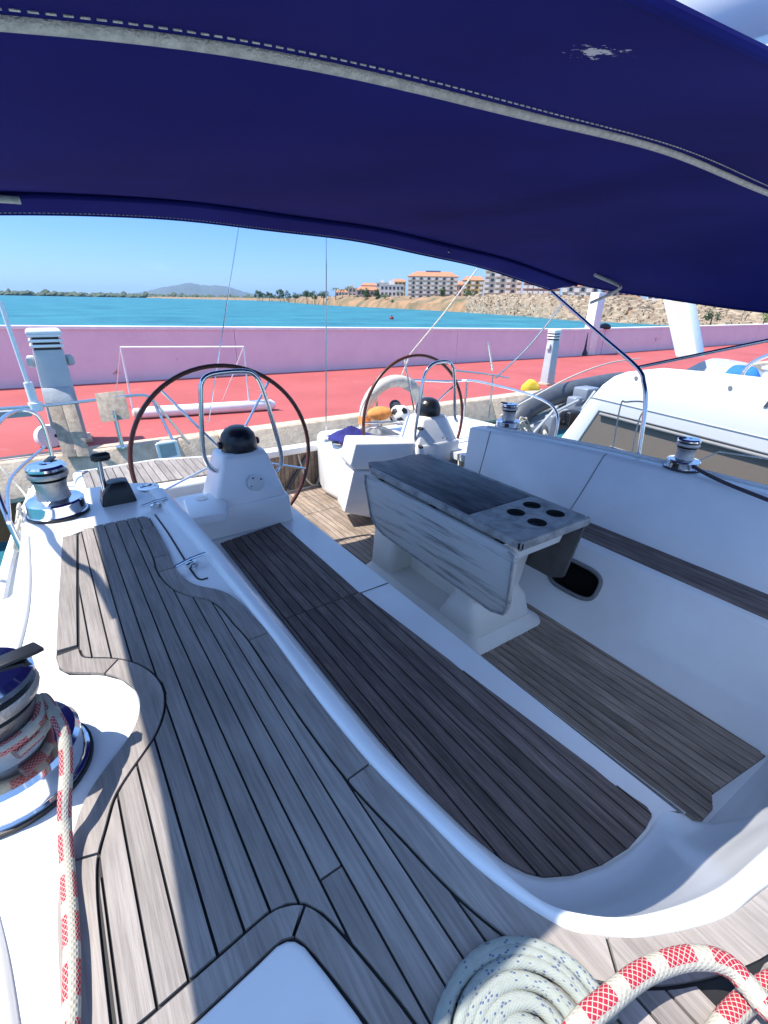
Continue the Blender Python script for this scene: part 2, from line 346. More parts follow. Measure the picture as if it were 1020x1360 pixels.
def build(name, mb, material, parent=None, smooth=False, bevel=0, bseg=2, org=None, ang=40):
    o0 = ORG[parent] if parent else (Vector(org) if org is not None else Vector((0, 0, 0)))
    me = bpy.data.meshes.new(name)
    me.from_pydata([tuple(Vector(p)-o0) for p in mb.v], [], mb.f)
    if mb.uv:
        ul = me.uv_layers.new(name='UVMap')
        for p in me.polygons:
            q = mb.uv.get(p.index)
            if q:
                for k, li in enumerate(p.loop_indices): ul.data[li].uv = q[k]
    bm = bmesh.new(); bm.from_mesh(me)
    if not mb.uv: bmesh.ops.remove_doubles(bm, verts=bm.verts, dist=1e-5)
    bmesh.ops.recalc_face_normals(bm, faces=bm.faces)
    if bevel:
        es = [e for e in bm.edges if len(e.link_faces) == 2 and e.calc_face_angle(0) > R(25)]
        bmesh.ops.bevel(bm, geom=es, offset=bevel, segments=bseg, profile=.5, affect='EDGES', clamp_overlap=True)
    bm.to_mesh(me); bm.free()
    if smooth or bevel:
        me.polygons.foreach_set('use_smooth', [True]*len(me.polygons))
        me.set_sharp_from_angle(angle=R(ang))
    me.materials.append(material)
    o = bpy.data.objects.new(name, me); col.objects.link(o)
    if parent: o.parent = parent
    else: o.location = o0
    ORG[o] = o0
    return o
def empty(name, loc, label, cat, group=None):
    o = bpy.data.objects.new(name, None); col.objects.link(o); o.location = loc; o.empty_display_size = .2
    ORG[o] = Vector(loc); props(o, label, cat, group); return o
def copy_tree(o, parent=None):
    c = o.copy(); col.objects.link(c)
    if parent: c.parent = parent
    ORG[c] = ORG[o].copy()
    for ch in o.children: copy_tree(ch, c)
    return c
def cross_at(poly, x):
    ys = []
    n = len(poly)
    for i in range(n):
        a, b = poly[i], poly[(i+1) % n]
        if (a[0] <= x) != (b[0] <= x): ys.append(a[1]+(b[1]-a[1])*(x-a[0])/(b[0]-a[0]))
    return sorted(ys)
def planks(poly, x0, x1, wd, gap, z0, z1, material, parent, name='plank', cuts=(), sub=6, minlen=.03):
    """boards running along y, clipped to the outline poly, with open seams between them"""
    poly = [(p[0], p[1]) for p in poly]; x = x0; k = 0
    while x < x1-gap*2:
        a, b = x+gap/2, min(x+wd, x1)-gap/2
        xs = [a+(b-a)*i/sub for i in range(sub+1)]
        cc = sorted(c(k) if callable(c) else c for c in cuts)
        seg = [-99]+cc+[99]
        for s0, s1 in zip(seg, seg[1:]):
            lo_, hi_ = s0+(gap/2 if s0 > -90 else 0), s1-(gap/2 if s1 < 90 else 0)
            nodes_ = []
            for i, q in enumerate(xs):
                c = cross_at(poly, q)
                nodes_.append([(max(c[j], lo_), min(c[j+1], hi_)) for j in range(0, len(c)-1, 2) if min(c[j+1], hi_)-max(c[j], lo_) > .003])
            quads = []; comp = {}
            for i in range(sub):
                for ia, A in enumerate(nodes_[i]):
                    for ib, B in enumerate(nodes_[i+1]):
                        if min(A[1], B[1])-max(A[0], B[0]) < .003: continue
                        na = sum(min(A[1], q[1])-max(A[0], q[0]) > .003 for q in nodes_[i+1]); nb = sum(min(q[1], B[1])-max(q[0], B[0]) > .003 for q in nodes_[i])
                        A2 = (max(A[0], B[0]), min(A[1], B[1])) if na > 1 else A; B2 = (max(A[0], B[0]), min(A[1], B[1])) if nb > 1 else B
                        quads.append(((i, ia), (i+1, ib), [(xs[i], A2[0]), (xs[i+1], B2[0]), (xs[i+1], B2[1]), (xs[i], A2[1])]))
            groups = []
            for na, nb, q in quads:
                hit = [g for g in groups if na in g[0] or nb in g[0]]
                ng = [{na, nb}, [q]]
                for h in hit: ng[0] |= h[0]; ng[1] += h[1]; groups.remove(h)
                groups.append(ng)
            for _, qs_ in groups:
                ysp = [p[1] for q in qs_ for p in q]
                if max(ysp)-min(ysp) < minlen: continue
                dz = random.uniform(-.0008, .0008); m = MB(); ed = {}
                for q in qs_:
                    i = m.pts([(p[0], p[1], z1+dz) for p in q]); m.f.append([i, i+1, i+2, i+3])
                    for j in range(4):
                        e = (tuple(round(v, 5) for v in q[j]), tuple(round(v, 5) for v in q[(j+1) % 4])); ed[e] = 1
                for e in list(ed):
                    if (e[1], e[0]) in ed or e[0] == e[1]: continue
                    i = m.pts([(*e[0], z1+dz), (*e[1], z1+dz), (*e[1], z0), (*e[0], z0)]); m.f.append([i, i+1, i+2, i+3])
                build(name, m, material, parent)
        x += wd; k += 1
def strip_boards(curve, off, cuts, z0, z1, material, parent, gap=.005, name='margin_board'):
    """a bent edge board: between a curve and the curve moved sideways by off (list of 2-D points)"""
    n = len(curve); inner = []
    for i in range(n):
        t = (Vector(curve[min(i+1, n-1)][:2])-Vector(curve[max(i-1, 0)][:2])).normalized()
        inner.append(Vector(curve[i][:2])+Vector((-t.y, t.x))*off)
    ks = [0]+[int(c*(n-1)) for c in cuts]+[n-1]
    for a, b in zip(ks, ks[1:]):
        A = [Vector(curve[i][:2]) for i in range(a, b+1)]; B = inner[a:b+1]
        if a: 
            t = (A[1]-A[0]).normalized(); A[0] = A[0]+t*gap; B[0] = B[0]+t*gap
        m = MB(); m.loft([[(p.x, p.y, z0) for p in A], [(p.x, p.y, z1) for p in A], [(p.x, p.y, z1) for p in B], [(p.x, p.y, z0) for p in B]])
        q = len(A); m.f.append([0, q, 2*q, 3*q]); m.f.append([q-1, 4*q-1, 3*q-1, 2*q-1])
        build(name, m, material, parent)
    return inner

# ================================================================== SETTING
WZ = -1.2; QZ = -.2
m = MB(); m.v = [(-9000, -3000, WZ), (16000, -3000, WZ), (16000, 22000, WZ), (-9000, 22000, WZ)]; m.f = [[0, 1, 2, 3]]
props(build('sea', m, SEA), kind='structure')
# quay: red-painted top, concrete kerb, stained face
def wl(l): return 13.75-.07*l if l < 18 else 12.49       # line of the breakwater wall (its near face)
m = MB(); m.prism([(-40, 7.62), (60, 7.62), (60, wl(60)+.2), (18, wl(18)+.2), (-40, wl(-40)+.2)], -3.5, QZ)
quay = props(build('quay', m, REDQ), kind='structure')
for i in range(34):
    x = -40+i*3.0
    zt_ = QZ+.03+random.uniform(-.008, .008); dy = random.uniform(-.008, .008)
    m = MB().extr([V(x+.008, 7.62, zt_), V(x+.008, 7.40+dy, zt_), V(x+.008, 7.36+dy, zt_-.02), V(x+.008, 7.14+dy, -.60), V(x+.008, 7.16+dy, -.66), V(x+.008, 7.62, -.66)], (2.984, 0, 0)); build('kerb_stone', m, CONC, quay, bevel=.008)
m = MB().box(-40, 60, 7.30, 7.6, -3.5, -.665); build('quay_face', m, RUSTY, quay)
# ------------------------------------------------------------------ breakwater wall
wall = empty('breakwater_wall', (0, 13.75, QZ), 'long lilac painted breakwater wall with white capping along the red quay', 'wall')
xs = [-40, -22, -6, 4.4, 12, 18, 26, 36, 48, 60]
for a, b in zip(xs, xs[1:]):
    z1 = 1.06; za = 1.13-.017*max(-10, min(a, 18)) if False else 1.0
    def top(x): return max(.86, 1.11-.014*max(x, -20)) if x < 18 else .86
    A, B_ = V(a+.006, wl(a), 0), V(b-.006, wl(b), 0)
    m = MB(); m.loft([[(A.x, A.y, QZ), (B_.x, B_.y, QZ)], [(A.x, A.y, top(a)-.07), (B_.x, B_.y, top(b)-.07)], [(A.x, A.y+.35, top(a)-.07), (B_.x, B_.y+.35, top(b)-.07)], [(A.x, A.y+.35, WZ-1), (B_.x, B_.y+.35, WZ-1)]])
    m.f += [[0, 2, 4, 6], [1, 7, 5, 3]]
    build('wall_section', m, LILAC, wall)
    m = MB(); y0, y1 = -.03, .38
    m.loft([[(A.x, A.y+y0, top(a)-.068), (B_.x, B_.y+y0, top(b)-.068)], [(A.x, A.y+y0, top(a)), (B_.x, B_.y+y0, top(b))], [(A.x, A.y+y1, top(a)), (B_.x, B_.y+y1, top(b))], [(A.x, A.y+y1, top(a)-.068), (B_.x, B_.y+y1, top(b)-.068)]])
    m.f += [[0, 2, 4, 6], [1, 7, 5, 3], [0, 6, 7, 1][::-1]]
    build('capping', m, WPAINT, wall)
# ------------------------------------------------------------------ coast across the bay
shore = [(-400, 384.2), (-150, 389), (0, 391.9), (150, 394.6), (340, 399.2), (385, 401.8), (430, 405.2), (500, 408.6), (560, 411.6), (620, 415.2), (700, 420.5), (760, 425.5), (880, 431.5), (1020, 437.5), (1300, 450), (1700, 470)]
W = [PZ(x, y, WZ) for x, y in shore]
def back(p, d): q = Vector((p.x, p.y, 0)); n = q.normalized(); return q+n*d
rise = [2, 2, 2, 2, 2, 3, 4, 4, 4, 4.2, 4.4, 3.6, 3.2, 3.0, 3.0, 3.0]
r0 = [(p.x, p.y, WZ-.6) for p in W]
r1 = [tuple(back(p, 3+.4*h).to_2d())+(WZ+h*.55,) for p, h in zip(W, rise)]
r2 = [tuple(back(p, 12+1.2*h).to_2d())+(WZ+h+.5,) for p, h in zip(W, rise)]
r3 = [tuple(back(p, 60).to_2d())+(WZ+h+1.5,) for p, h in zip(W, rise)]
r4 = [tuple(back(p, 500).to_2d())+(WZ+h+3,) for p, h in zip(W, rise)]
def dense(r, n=150): return catmull(r, n)
D = [dense(r) for r in (r0, r1, r2, r3, r4)]
for k in (1, 2, 3):
    for p in D[k]:
        a = p.length; p.z += random.uniform(-.35, .45)*(1 if k < 3 else 2); p.x += random.uniform(-1, 1); p.y += random.uniform(-1, 1)
m = MB().loft(D); props(build('coast', m, LAND, smooth=True), kind='structure')
# hill on the horizon
hp = [(120, 391.2), (170, 390), (195, 386.5), (215, 381.5), (232, 379), (246, 376.3), (256, 376.2), (266, 378.4), (282, 379), (300, 380), (316, 385), (330, 389), (360, 394), (420, 396)]
ridge = [PD(x, y, 9000) for x, y in hp]; ridge = catmull(ridge, 60)
for p in ridge: p.z += random.uniform(-6, 6)
f0 = [(p.x*.93, p.y*.93, WZ-2) for p in ridge]; f1 = [(p.x*.965, p.y*.965, max(WZ, p.z*.5+random.uniform(-15, 15))) for p in ridge]; f2 = [(p.x*1.08, p.y*1.08, WZ-2) for p in ridge]
props(build('far_hill', MB().loft([f0, f1, ridge, f2]), HILL, smooth=True), kind='structure')
# low wooded strip along the far shore: reads as one mass
m = MB()
for i in range(900):
    t = random.random()
    x = -60+450*t; 
    y = 391.3+.021*x
    d = 1500 if x < 300 else 1500-(x-300)/90*650
    c = PD(x, y, d*random.uniform(1.0, 1.06)); hgt = d/690*random.choice((2, 3, 3, 4, 5))*(1 if random.random() < .93 else 1.5); wdt = d/690*random.uniform(2, 5)
    b = m.pts([(c.x-wdt, c.y-wdt*.2, WZ), (c.x+wdt, c.y+wdt*.2, WZ), (c.x+wdt*.7, c.y, WZ+hgt*.75), (c.x+wdt*.1, c.y+wdt*.5, WZ+hgt), (c.x-wdt*.7, c.y, WZ+hgt*.7), (c.x, c.y-wdt, WZ+hgt*.45)])
    m.f += [[b, b+1, b+5], [b+1, b+2, b+5], [b+2, b+3, b+5], [b+3, b+4, b+5], [b+4, b, b+5], [b+3, b+2, b+1, b, b+4]]
props(build('far_treeline', m, FARG), 'distant line of low green trees along the far shore', 'trees', kind='stuff')
# rip-rap slope under the promenade
m = MB(); D1 = D[0]; 
for i in range(5200):
    t = random.uniform(.60, .93); k = t*149; j = int(k); f = k-j
    v = random.random()
    ra, rb = (D[0], D[1]) if v < .4 else (D[1], D[2])
    vv = v/.4 if v < .4 else (v-.4)/.6
    a = ra[j].lerp(ra[j+1], f); b_ = rb[j].lerp(rb[j+1], f); c = a.lerp(b_, vv)+V(0, 0, .2)
    s = random.uniform(.25, .75)
    b = m.pts([c+V(random.uniform(.5, 1)*sx*s, random.uniform(.5, 1)*sy*s, random.uniform(.4, .8)*sz*s) for sz in (-1, 1) for sy in (-1, 1) for sx in (-1, 1)])
    for q in ((0, 2, 3, 1), (4, 5, 7, 6), (0, 1, 5, 4), (2, 6, 7, 3), (0, 4, 6, 2), (1, 3, 7, 5)): m.f.append([b+i for i in q])
props(build('rip_rap', m, ROCK), 'bank of piled tan boulders along the water edge below the town', 'rocks', kind='stuff')
def land_z(dist): return 2.6
# ------------------------------------------------------------------ town buildings
WIN = None
def building(name, x0, x1, ytop, dist, wallm, roof, floors, bays, label, depth=14, balc=False, rot=0, group=None, ybase=None, hip=True):
    a, b = PD(x0, 400, dist), PD(x1, 400, dist); zt = PD((x0+x1)/2, ytop, dist).z; zb = 1.2
    wdt = (b-a).length; c = (a+b)/2
    root = empty(name, (c.x, c.y, zb), label, 'building', group); root.rotation_euler.z = math.atan2((b-a).y, (b-a).x)+rot
    ORG[root] = Vector((0, 0, 0)); h = zt-zb; hw = wdt/2
    wl_ = build('wall', MB().box(-hw, hw, 0, depth, -3, h), wallm, root)
    if roof == 'tile':
        e = .5; rh = min(2.4, depth*.16)
        mm = MB(); mm.v = [(-hw-e, -e, h), (hw+e, -e, h), (hw+e, depth+e, h), (-hw-e, depth+e, h), (-hw*.7, depth/2, h+rh), (hw*.7, depth/2, h+rh)]
        mm.f = [[0, 1, 5, 4], [1, 2, 5], [2, 3, 4, 5], [3, 0, 4], [3, 2, 1, 0]]; build('roof', mm, ROOF, root)
    else:
        mm = MB().box(-hw-.15, hw+.15, -.15, depth+.15, h, h+.5); rf = build('roof', mm, wallm, root)
        build('stair_head', MB().box(-hw*.3, hw*.2, depth*.3, depth*.7, h+.5, h+2.6), wallm, root)
    fh = h/floors; bw = wdt/bays
    wm = MB().box(-bw*.28, bw*.28, -.06, .3, 0, fh*.52); wme = None
    bmn = MB().box(-bw*.42, bw*.42, -1.3, .1, -.18, .0); bme = None; rmn = MB().box(-bw*.42, bw*.42, -1.3, -1.2, 0, .95); rme = None
    for fl in range(floors):
        for k in range(bays):
            cx = -hw+bw*(k+.5); cz = fl*fh+fh*.25
            if wme is None: o = build('window', wm, GLASSF, root); wme = o.data
            else: o = bpy.data.objects.new('window', wme); col.objects.link(o); o.parent = root
            o.location = (cx, 0, cz)
            if balc and fl and (k % 2 == 0 or balc > 1):
                if bme is None: o = build('balcony', bmn, RAILF, root); bme = o.data
                else: o = bpy.data.objects.new('balcony', bme); col.objects.link(o); o.parent = root
                o.location = (cx, 0, cz-.1)
                ORG[o] = Vector((0, 0, 0))
                if rme is None: q = build('parapet', rmn, RAILF, o); rme = q.data
                else: q = bpy.data.objects.new('parapet', rme); col.objects.link(q); q.parent = o
    return root
hotel = building('hotel_building', 541, 606, 367, 255, STUCCO, 'tile', 6, 13, 'large cream hotel with orange tiled roof and a dark sign on top', 16, 1)

build('roof_sign', MB().box(-3.6, 3.6, 7, 7.25, PD(572, 363, 262).z-1.2, PD(572, 359.5, 262).z-1.2), SIGNF, hotel)
building('town_house', 505, 536, 379, 285, STUCCOW, 'flat', 3, 6, 'pale low house beside the large hotel with dark windows', 12)
building('town_house', 474, 503, 385, 300, STUCCOP, 'tile', 2, 5, 'low pink house with tiled roof at the edge of the town', 12)
building('town_house', 613, 640, 372, 250, STUCCOY, 'tile', 5, 5, 'yellow house with orange tiled roof between hotel and tower block', 12, 1)
building('apartment_block', 641, 690, 346, 225, STUCCO, 'flat', 8, 7, 'tall beige apartment block with stacked white balconies', 14, 1)
building('apartment_block', 692, 742, 362, 215, STUCCOP, 'flat', 6, 7, 'pinkish apartment block with long white balconies beside the tall block', 14, 2)
building('town_house', 744, 792, 380, 170, STUCCOW, 'tile', 3, 6, 'white seafront house with tiled roof behind the boulder bank', 12, 1)
building('town_house', 796, 850, 384, 165, STUCCOP, 'tile', 2, 7, 'reddish seafront house with tiled roof behind the boulder bank', 12)
building('town_house', 858, 940, 388, 150, STUCCOW, 'flat', 2, 9, 'long white seafront house with flat roof behind the boulder bank', 12)
building('town_house', 950, 1040, 392, 140, STUCCOY, 'flat', 2, 9, 'ochre seafront house with flat roof behind the boulder bank', 12)
for i, (x0, x1, yt, d, wm, rf, fl, by, lb_) in enumerate([
    (446, 462, 388, 400, STUCCOW, 'tile', 2, 4, 'small white house with red roof at the end of the town'),
    (458, 478, 383, 430, STUCCO, 'flat', 3, 4, 'cream hillside house above the end of the town'),
    (480, 500, 379, 420, STUCCOP, 'tile', 3, 4, 'rose hillside house with tiled roof behind the low pink house'),
    (500, 516, 376, 400, STUCCOW, 'flat', 4, 4, 'white hillside block behind the pale low house'),
    (519, 538, 374, 380, STUCCOY, 'tile', 4, 4, 'ochre hillside house with tiled roof beside the hotel'),
    (604, 616, 378, 300, STUCCOP, 'tile', 3, 3, 'narrow terracotta house squeezed beside the hotel')]):
    building('town_house', x0, x1, yt, d, wm, rf, fl, by, lb_, 12)
# ------------------------------------------------------------------ coastal trees
def tree(x, ybase, ytop, dist, label, palm=False, name='tree', wide=.42, lm=None):
    b0 = PD(x, ybase, dist); zt = PD(x, ytop, dist).z; h = max(1.2, zt-b0.z)*(1.45 if dist > 240 else 1)
    root = empty(name, b0, label, 'tree', 'trees along the coast')
    m = MB(); lean = random.uniform(-.05, .05)*h
    m.tube([b0+V(0, 0, -1.5), b0+V(lean*.4, 0, h*.4), b0+V(lean, 0, h*.85)], [.05*h*.5+.08, .04*h*.5+.05, .03], 6); build('trunk', m, BARK, root)
    m = MB()
    if palm:
        for k in range(13):
            an = k/13*6.28+random.uniform(-.2, .2); L_ = h*random.uniform(.28, .42)
            pr = None; top_ = b0+V(lean, 0, h*.85)
            for q in range(5):
                f = q/4; d = V(math.cos(an), math.sin(an), 0)*L_*f; p = top_+d+V(0, 0, L_*(.55*f-1.1*f*f)); sd_ = V(-math.sin(an), math.cos(an), 0)*L_*.13*(1-f*.8)
                i = m.pts([p-sd_, p+sd_+V(0, 0, .05)])
                if pr is not None: m.f.append([pr, pr+1, i+1, i])
                pr = i
    else:
        lobes = [(V(random.uniform(-1, 1)*h*wide*.6, random.uniform(-1, 1)*h*wide*.6, h*random.uniform(.4, .85)), h*random.uniform(.14, .26)) for _ in range(7)]
        for q in range(260):
            c, rr = random.choice(lobes); n = V(random.gauss(0, 1), random.gauss(0, 1), random.gauss(0, 1)).normalized()
            p = b0+c+n*rr*random.uniform(.6, 1.05); s = h*random.uniform(.03, .065)
            a = n.cross(V(random.gauss(0, 1), random.gauss(0, 1), random.gauss(0, 1))).normalized()*s; bb = n.cross(a).normalized()*s
            i = m.pts([p-a-bb*.6, p+a-bb*.5, p+a*.4+bb, p-a*.5+bb*.8]); m.f.append([i, i+1, i+2, i+3])
    build('crown', m, lm or (LEAFP if palm else LEAF), root)
for x, yb, yt, d, pl in [(345, 398, 389, 620, 0), (358, 398, 390, 560, 0), (372, 399, 388.5, 480, 0), (392, 400, 391, 420, 0), (408, 401, 390, 360, 0), (418, 402, 391.5, 350, 0), (430, 402, 391, 330, 0), (446, 402, 386.5, 310, 1), (455, 402, 388, 310, 1), (464, 402, 385, 300, 1), (474, 403, 395, 290, 0), (486, 403, 388, 275, 0), (500, 404, 389, 265, 0), (512, 403, 393, 250, 1), (530, 404, 391, 245, 1), (545, 404, 394, 235, 0), (585, 405, 393, 225, 0), (586, 400, 388, 250, 0)]:
    tree(x, yb, yt, d, 'slender palm on the earth bank across the water' if pl else 'small bushy green tree on the bank across the water', pl, 'palm_tree' if pl else 'tree')
random.seed(5)
for i in range(26):
    x = 342+i*7.2+random.uniform(-3, 3); d = 640-i*16
    yb = 399+(x-342)*.028; tree(x, yb, yb-random.uniform(5, 10), d, 'small bushy green tree on the bank across the water', wide=.6)
tree(622, 403, 382, 205, 'round dark green tree in front of the yellow house', name='tree', wide=.5)
tree(664, 408, 397, 180, 'low green bush at the foot of the tall beige apartment block', name='bush', wide=.7)
tree(943, 432, 410, 92, 'dark green bush growing among the tan boulders', name='bush', wide=.7)
YG = mat('yellow_green_foliage', (.30, .32, .05), .7, c2=(.14, .16, .03), scale=.5)
tree(1013, 432, 412, 88, 'yellow green bush growing among the tan boulders', name='bush', wide=.7, lm=YG)
b0 = PZ(520, 424, WZ)
buoy = build('mooring_buoy', MB().lathe([(.02, -.35), (.3, -.28), (.42, 0), (.36, .3), (.16, .46), (.1, .7), (.02, .75)], b0, 14), MAROON, smooth=True, org=b0)
props(buoy, 'small dark mooring buoy floating in the turquoise bay', 'buoy')
# ================================================================== THE YACHT
DZ = .90; BZ = .42; CL = 1.86
yacht = empty('sailing_yacht', (CL, 0, WZ), 'white sailing yacht with grey teak cockpit, twin wheels and folding table', 'sailboat')
def D2(x, y): p = PZ(x, y, DZ); return (p.x, p.y)
# hull: stations along y, (half beam, keel depth)
st = [(-9.2, .05, .55), (-8, .75, .52), (-6, 1.5, .5), (-3.5, 2.1, .48), (-1, 2.3, .46), (1.2, 2.32, .45), (2.6, 2.28, .44), (3.6, 2.2, .42), (4.25, 2.12, .4)]
rings = []
for y, hb, z in st:
    rings.append([(CL+sx*hb*f, y, zz) for sx, f, zz in ((-1, 1, z), (-1, .99, -.1), (-1, .95, -.8), (-1, .7, -1.45), (0, 0, -1.75), (1, .7, -1.45), (1, .95, -.8), (1, .99, -.1), (1, 1, z))])
m = MB().loft(rings); n = 9
m.f.append([len(st)*n-n+i for i in range(n)][::-1])
hull = build('hull', m, WHITE, yacht, smooth=True)
for sx in (-1, 1):
    pts = catmull([(CL+sx*(hb-.03), y, z+.035) for y, hb, z in st], 40)
    build('toe_rail', MB().tube(pts, .028, 8), WHITE2, yacht, smooth=True)
# --- left deck plate (white moulding carrying the teak) and its outboard slope
R0 = [(197, 655), (262, 727), (347, 832), (420, 932), (490, 1018), (555, 1083), (640, 1165), (740, 1235), (800, 1248), (860, 1250), (960, 1225), (1020, 1180)]
R2 = [(222, 652), (285, 722), (372, 832), (440, 915), (500, 990), (560, 1055), (632, 1125), (700, 1190), (770, 1216), (850, 1216), (945, 1182), (1010, 1130)]
RI = [(250, 690), (293, 728), (380, 830), (445, 910), (505, 982), (565, 1047), (630, 1108), (690, 1153), (740, 1164), (800, 1148), (850, 1115), (880, 1078)]
c0 = [PZ(x, y, DZ) for x, y in R0]+[V(1.05, -.05, DZ), V(1.5, -.08, DZ), V(2.0, -.08, DZ), V(2.7, -.06, DZ-.02)]
c2 = [PZ(x, y, DZ) for x, y in R2]+[V(1.02, .02, DZ), V(1.5, 0, DZ), V(2.0, 0, DZ), V(2.7, .02, DZ-.02)]
ci = [PZ(x, y, BZ) for x, y in RI]+[V(1.225, .245, BZ)]
ci2 = [V(1.225, .245, BZ), V(1.255, .242, BZ-.02), V(1.285, .24, .03), V(1.34, .24, -.008), V(1.6, .245, -.008), V(2.35, .22, -.008)]
NC = 110
NA = 90
def lin(pts, n):
    return [pts[min(int(i/(n-1)*(len(pts)-1)), len(pts)-2)].lerp(pts[min(int(i/(n-1)*(len(pts)-1)), len(pts)-2)+1], i/(n-1)*(len(pts)-1)-min(int(i/(n-1)*(len(pts)-1)), len(pts)-2)) for i in range(n)]
C0 = catmull(c0[:13], NA)+lin([c0[12], c0[12]+V(.15, -.01, 0), c0[12]+V(.3, -.02, 0), c0[13], c0[14], c0[15]], 21)[1:]
C2 = catmull(c2[:13], NA)+lin([c2[12], c2[12]+V(.15, -.005, 0), c2[12]+V(.3, -.01, 0), c2[13], c2[14], c2[15]], 21)[1:]
CI = catmull(ci, NA)+lin(ci2, 21)[1:]
rings = []
rings.append([p+V(0, 0, -.03) for p in C0]); rings.append([p+V(0, 0, .006) for p in C0])
for f, dz in ((.12, .016), (.35, .021), (.7, .020), (.9, .010), (1.0, -.006)):
    rings.append([a.lerp(b, f)+V(0, 0, dz) for a, b in zip(C0, C2)])
for f, zf in ((.08, .10), (.2, .3), (.42, .62), (.68, .86), (.86, .97), (1, 1.0)):
    rings.append([V(a.x+(b.x-a.x)*f, a.y+(b.y-a.y)*f, (a.z-.006)+(b.z-.004-a.z+.006)*zf) for a, b in zip(C2, CI)])
coaming = build('cockpit_coaming', MB().loft(rings), WHITE, yacht, smooth=True, ang=70)
lb = [(-.20, 2.33), (-.20, 1.9), (-.215, 1.5), (-.24, 1.27), (-.34, 1.12), (-.38, .98), (-.36, .78), (-.29, .62), (-.24, .45), (-.24, 0), (-.3, -.6)]
LB = catmull([V(x, y, 0) for x, y in lb], 60)
innerc = [C0[i].lerp(C2[i], .3) for i in range(0, NC-28)]
outl = [(p.x, p.y) for p in LB]+[(1.0, -.6), (innerc[-1].x, -.6)]+[(p.x, p.y) for p in innerc[::-1]]+[D2(205, 641), D2(165, 642), D2(120, 648), D2(85, 652), D2(52, 664), D2(38, 690)]
outl = [q for q in outl if True]
# keep the polygon simple: left edge (aft->fore), fore edge, inner edge (fore->aft), aft edge
deck = build('side_deck', MB().prism(outl, DZ-.03, DZ), WHITE, yacht)
# outboard slope from deck edge down to the walkway with moulded creases
r = [[(p.x, p.y, DZ) for p in LB]]
for k, (f, z) in enumerate(((.012, DZ-.02), (.03, .84), (.07, .70), (.10, .60), (.14, .55), (.24, .53))):
    r.append([(p.x-f-(.02*math.sin(p.y*9+k) if 1 < k < 5 else 0), p.y, z) for p in LB])
r.append([(CL-2.3, p.y, .50) for p in LB])
build('side_moulding', MB().loft(r), WHITE, yacht, smooth=True, ang=60)
build('shadow_bead', MB().tube(catmull([V(-.262, .70, DZ-.004), V(-.235, .55, DZ), V(-.213, .35, DZ), V(-.21, .1, DZ), V(-.23, -.5, DZ)], 30), .02, 10), WHITE, yacht, smooth=True)  # bead added to cast a thin shadow streak on the white moulding
build('shadow_bead', MB().tube(catmull([V(-.196, 2.1, DZ-.002), V(-.196, 1.7, DZ), V(-.21, 1.45, DZ), V(-.245, 1.26, DZ), V(-.33, 1.16, DZ-.004)], 30), .012, 10), WHITE, yacht, smooth=True)  # another added bead, there for its shadow streak
aft = [D2(205, 641), D2(165, 642), D2(120, 648), D2(85, 652), D2(52, 664), D2(38, 690), (LB[0].x, LB[0].y)]
build('side_moulding', MB().loft([[(x, y, DZ) for x, y in aft], [(x-.01, y+.03, DZ-.06) for x, y in aft], [(x, y+.09, .5) for x, y in aft], [(x-.04, y+.35, .44) for x, y in aft]]), WHITE, yacht, smooth=True, ang=60)
build('quarter_deck', MB().prism([(CL-2.29, -.6), (CL-2.25, 3.0), (CL-2.15, 4.2), (.5, 4.2), (.38, 3.4), (.35, 2.4), (-.1, 2.2), (-.1, -.6)], .38, .43), WHITE, yacht)
build('side_deck_port', MB().prism([(3.25, -.6), (CL+2.29, -.6), (CL+2.25, 3.0), (CL+2.15, 4.2), (2.9, 4.2), (2.9, 3.2)], .44, .5), WHITE, yacht).name = 'walkway'
build('foredeck', MB().prism([(CL-2.28, -.6), (CL+2.28, -.6), (CL+2.1, -3.3), (CL+1.4, -6.1), (CL+.6, -8.1), (CL, -9), (CL-.6, -8.1), (CL-1.4, -6.1), (CL-2.1, -3.3)], .44, .5), WHITE, yacht)
build('coachroof', MB().prism([(CL-1.35, -.75), (CL+1.35, -.75), (CL+1.2, -3), (CL+.7, -5), (CL-.7, -5), (CL-1.2, -3)], .45, .95), WHITE, yacht, bevel=.08, bseg=3)
fr_edge = [(p.x, p.y+.004) for p in C0 if p.x > .88 and p.y < .06]
build('bridge_deck', MB().prism([(fr_edge[0][0], -.6), (CL+1.35, -.6), (CL+1.35, .0), (fr_edge[-1][0]+.02, fr_edge[-1][1])]+fr_edge[::-1], .5, DZ-.02), WHITE, yacht)
# --- teak on the left deck
T0, T1 = DZ+.002, DZ+.009
teakpx = [(84, 716), (112, 705), (150, 696), (190, 688), (200, 690), (207, 702), (218, 722), (227, 740), (230, 752), (236, 762), (245, 772), (256, 779), (270, 783), (286, 785), (302, 790), (318, 802), (340, 828)]
pod = [(84, 716), (79, 800), (75, 876), (79, 890), (92, 897), (136, 897), (162, 904), (180, 918), (187, 931), (187, 948), (181, 968), (170, 988), (147, 1017), (122, 1052), (108, 1078), (100, 1110), (86, 1145), (80, 1190), (84, 1360)]
edge = [D2(340, 828)]+[(p.x, p.y) for p in C0[:96] if p.y < D2(340, 828)[1]-.01 and p.x < .93]
outA = [D2(*p) for p in teakpx]
outP = [D2(*p) for p in pod]
outP += [(outP[-1][0], -.55)]
full = outA+edge[1:]+[(.95, -.55)]+outP[::-1][:-1]
caulk = build('caulking', MB().prism(full, DZ-.01, DZ+.0035), CAULK, deck)
mw = .052
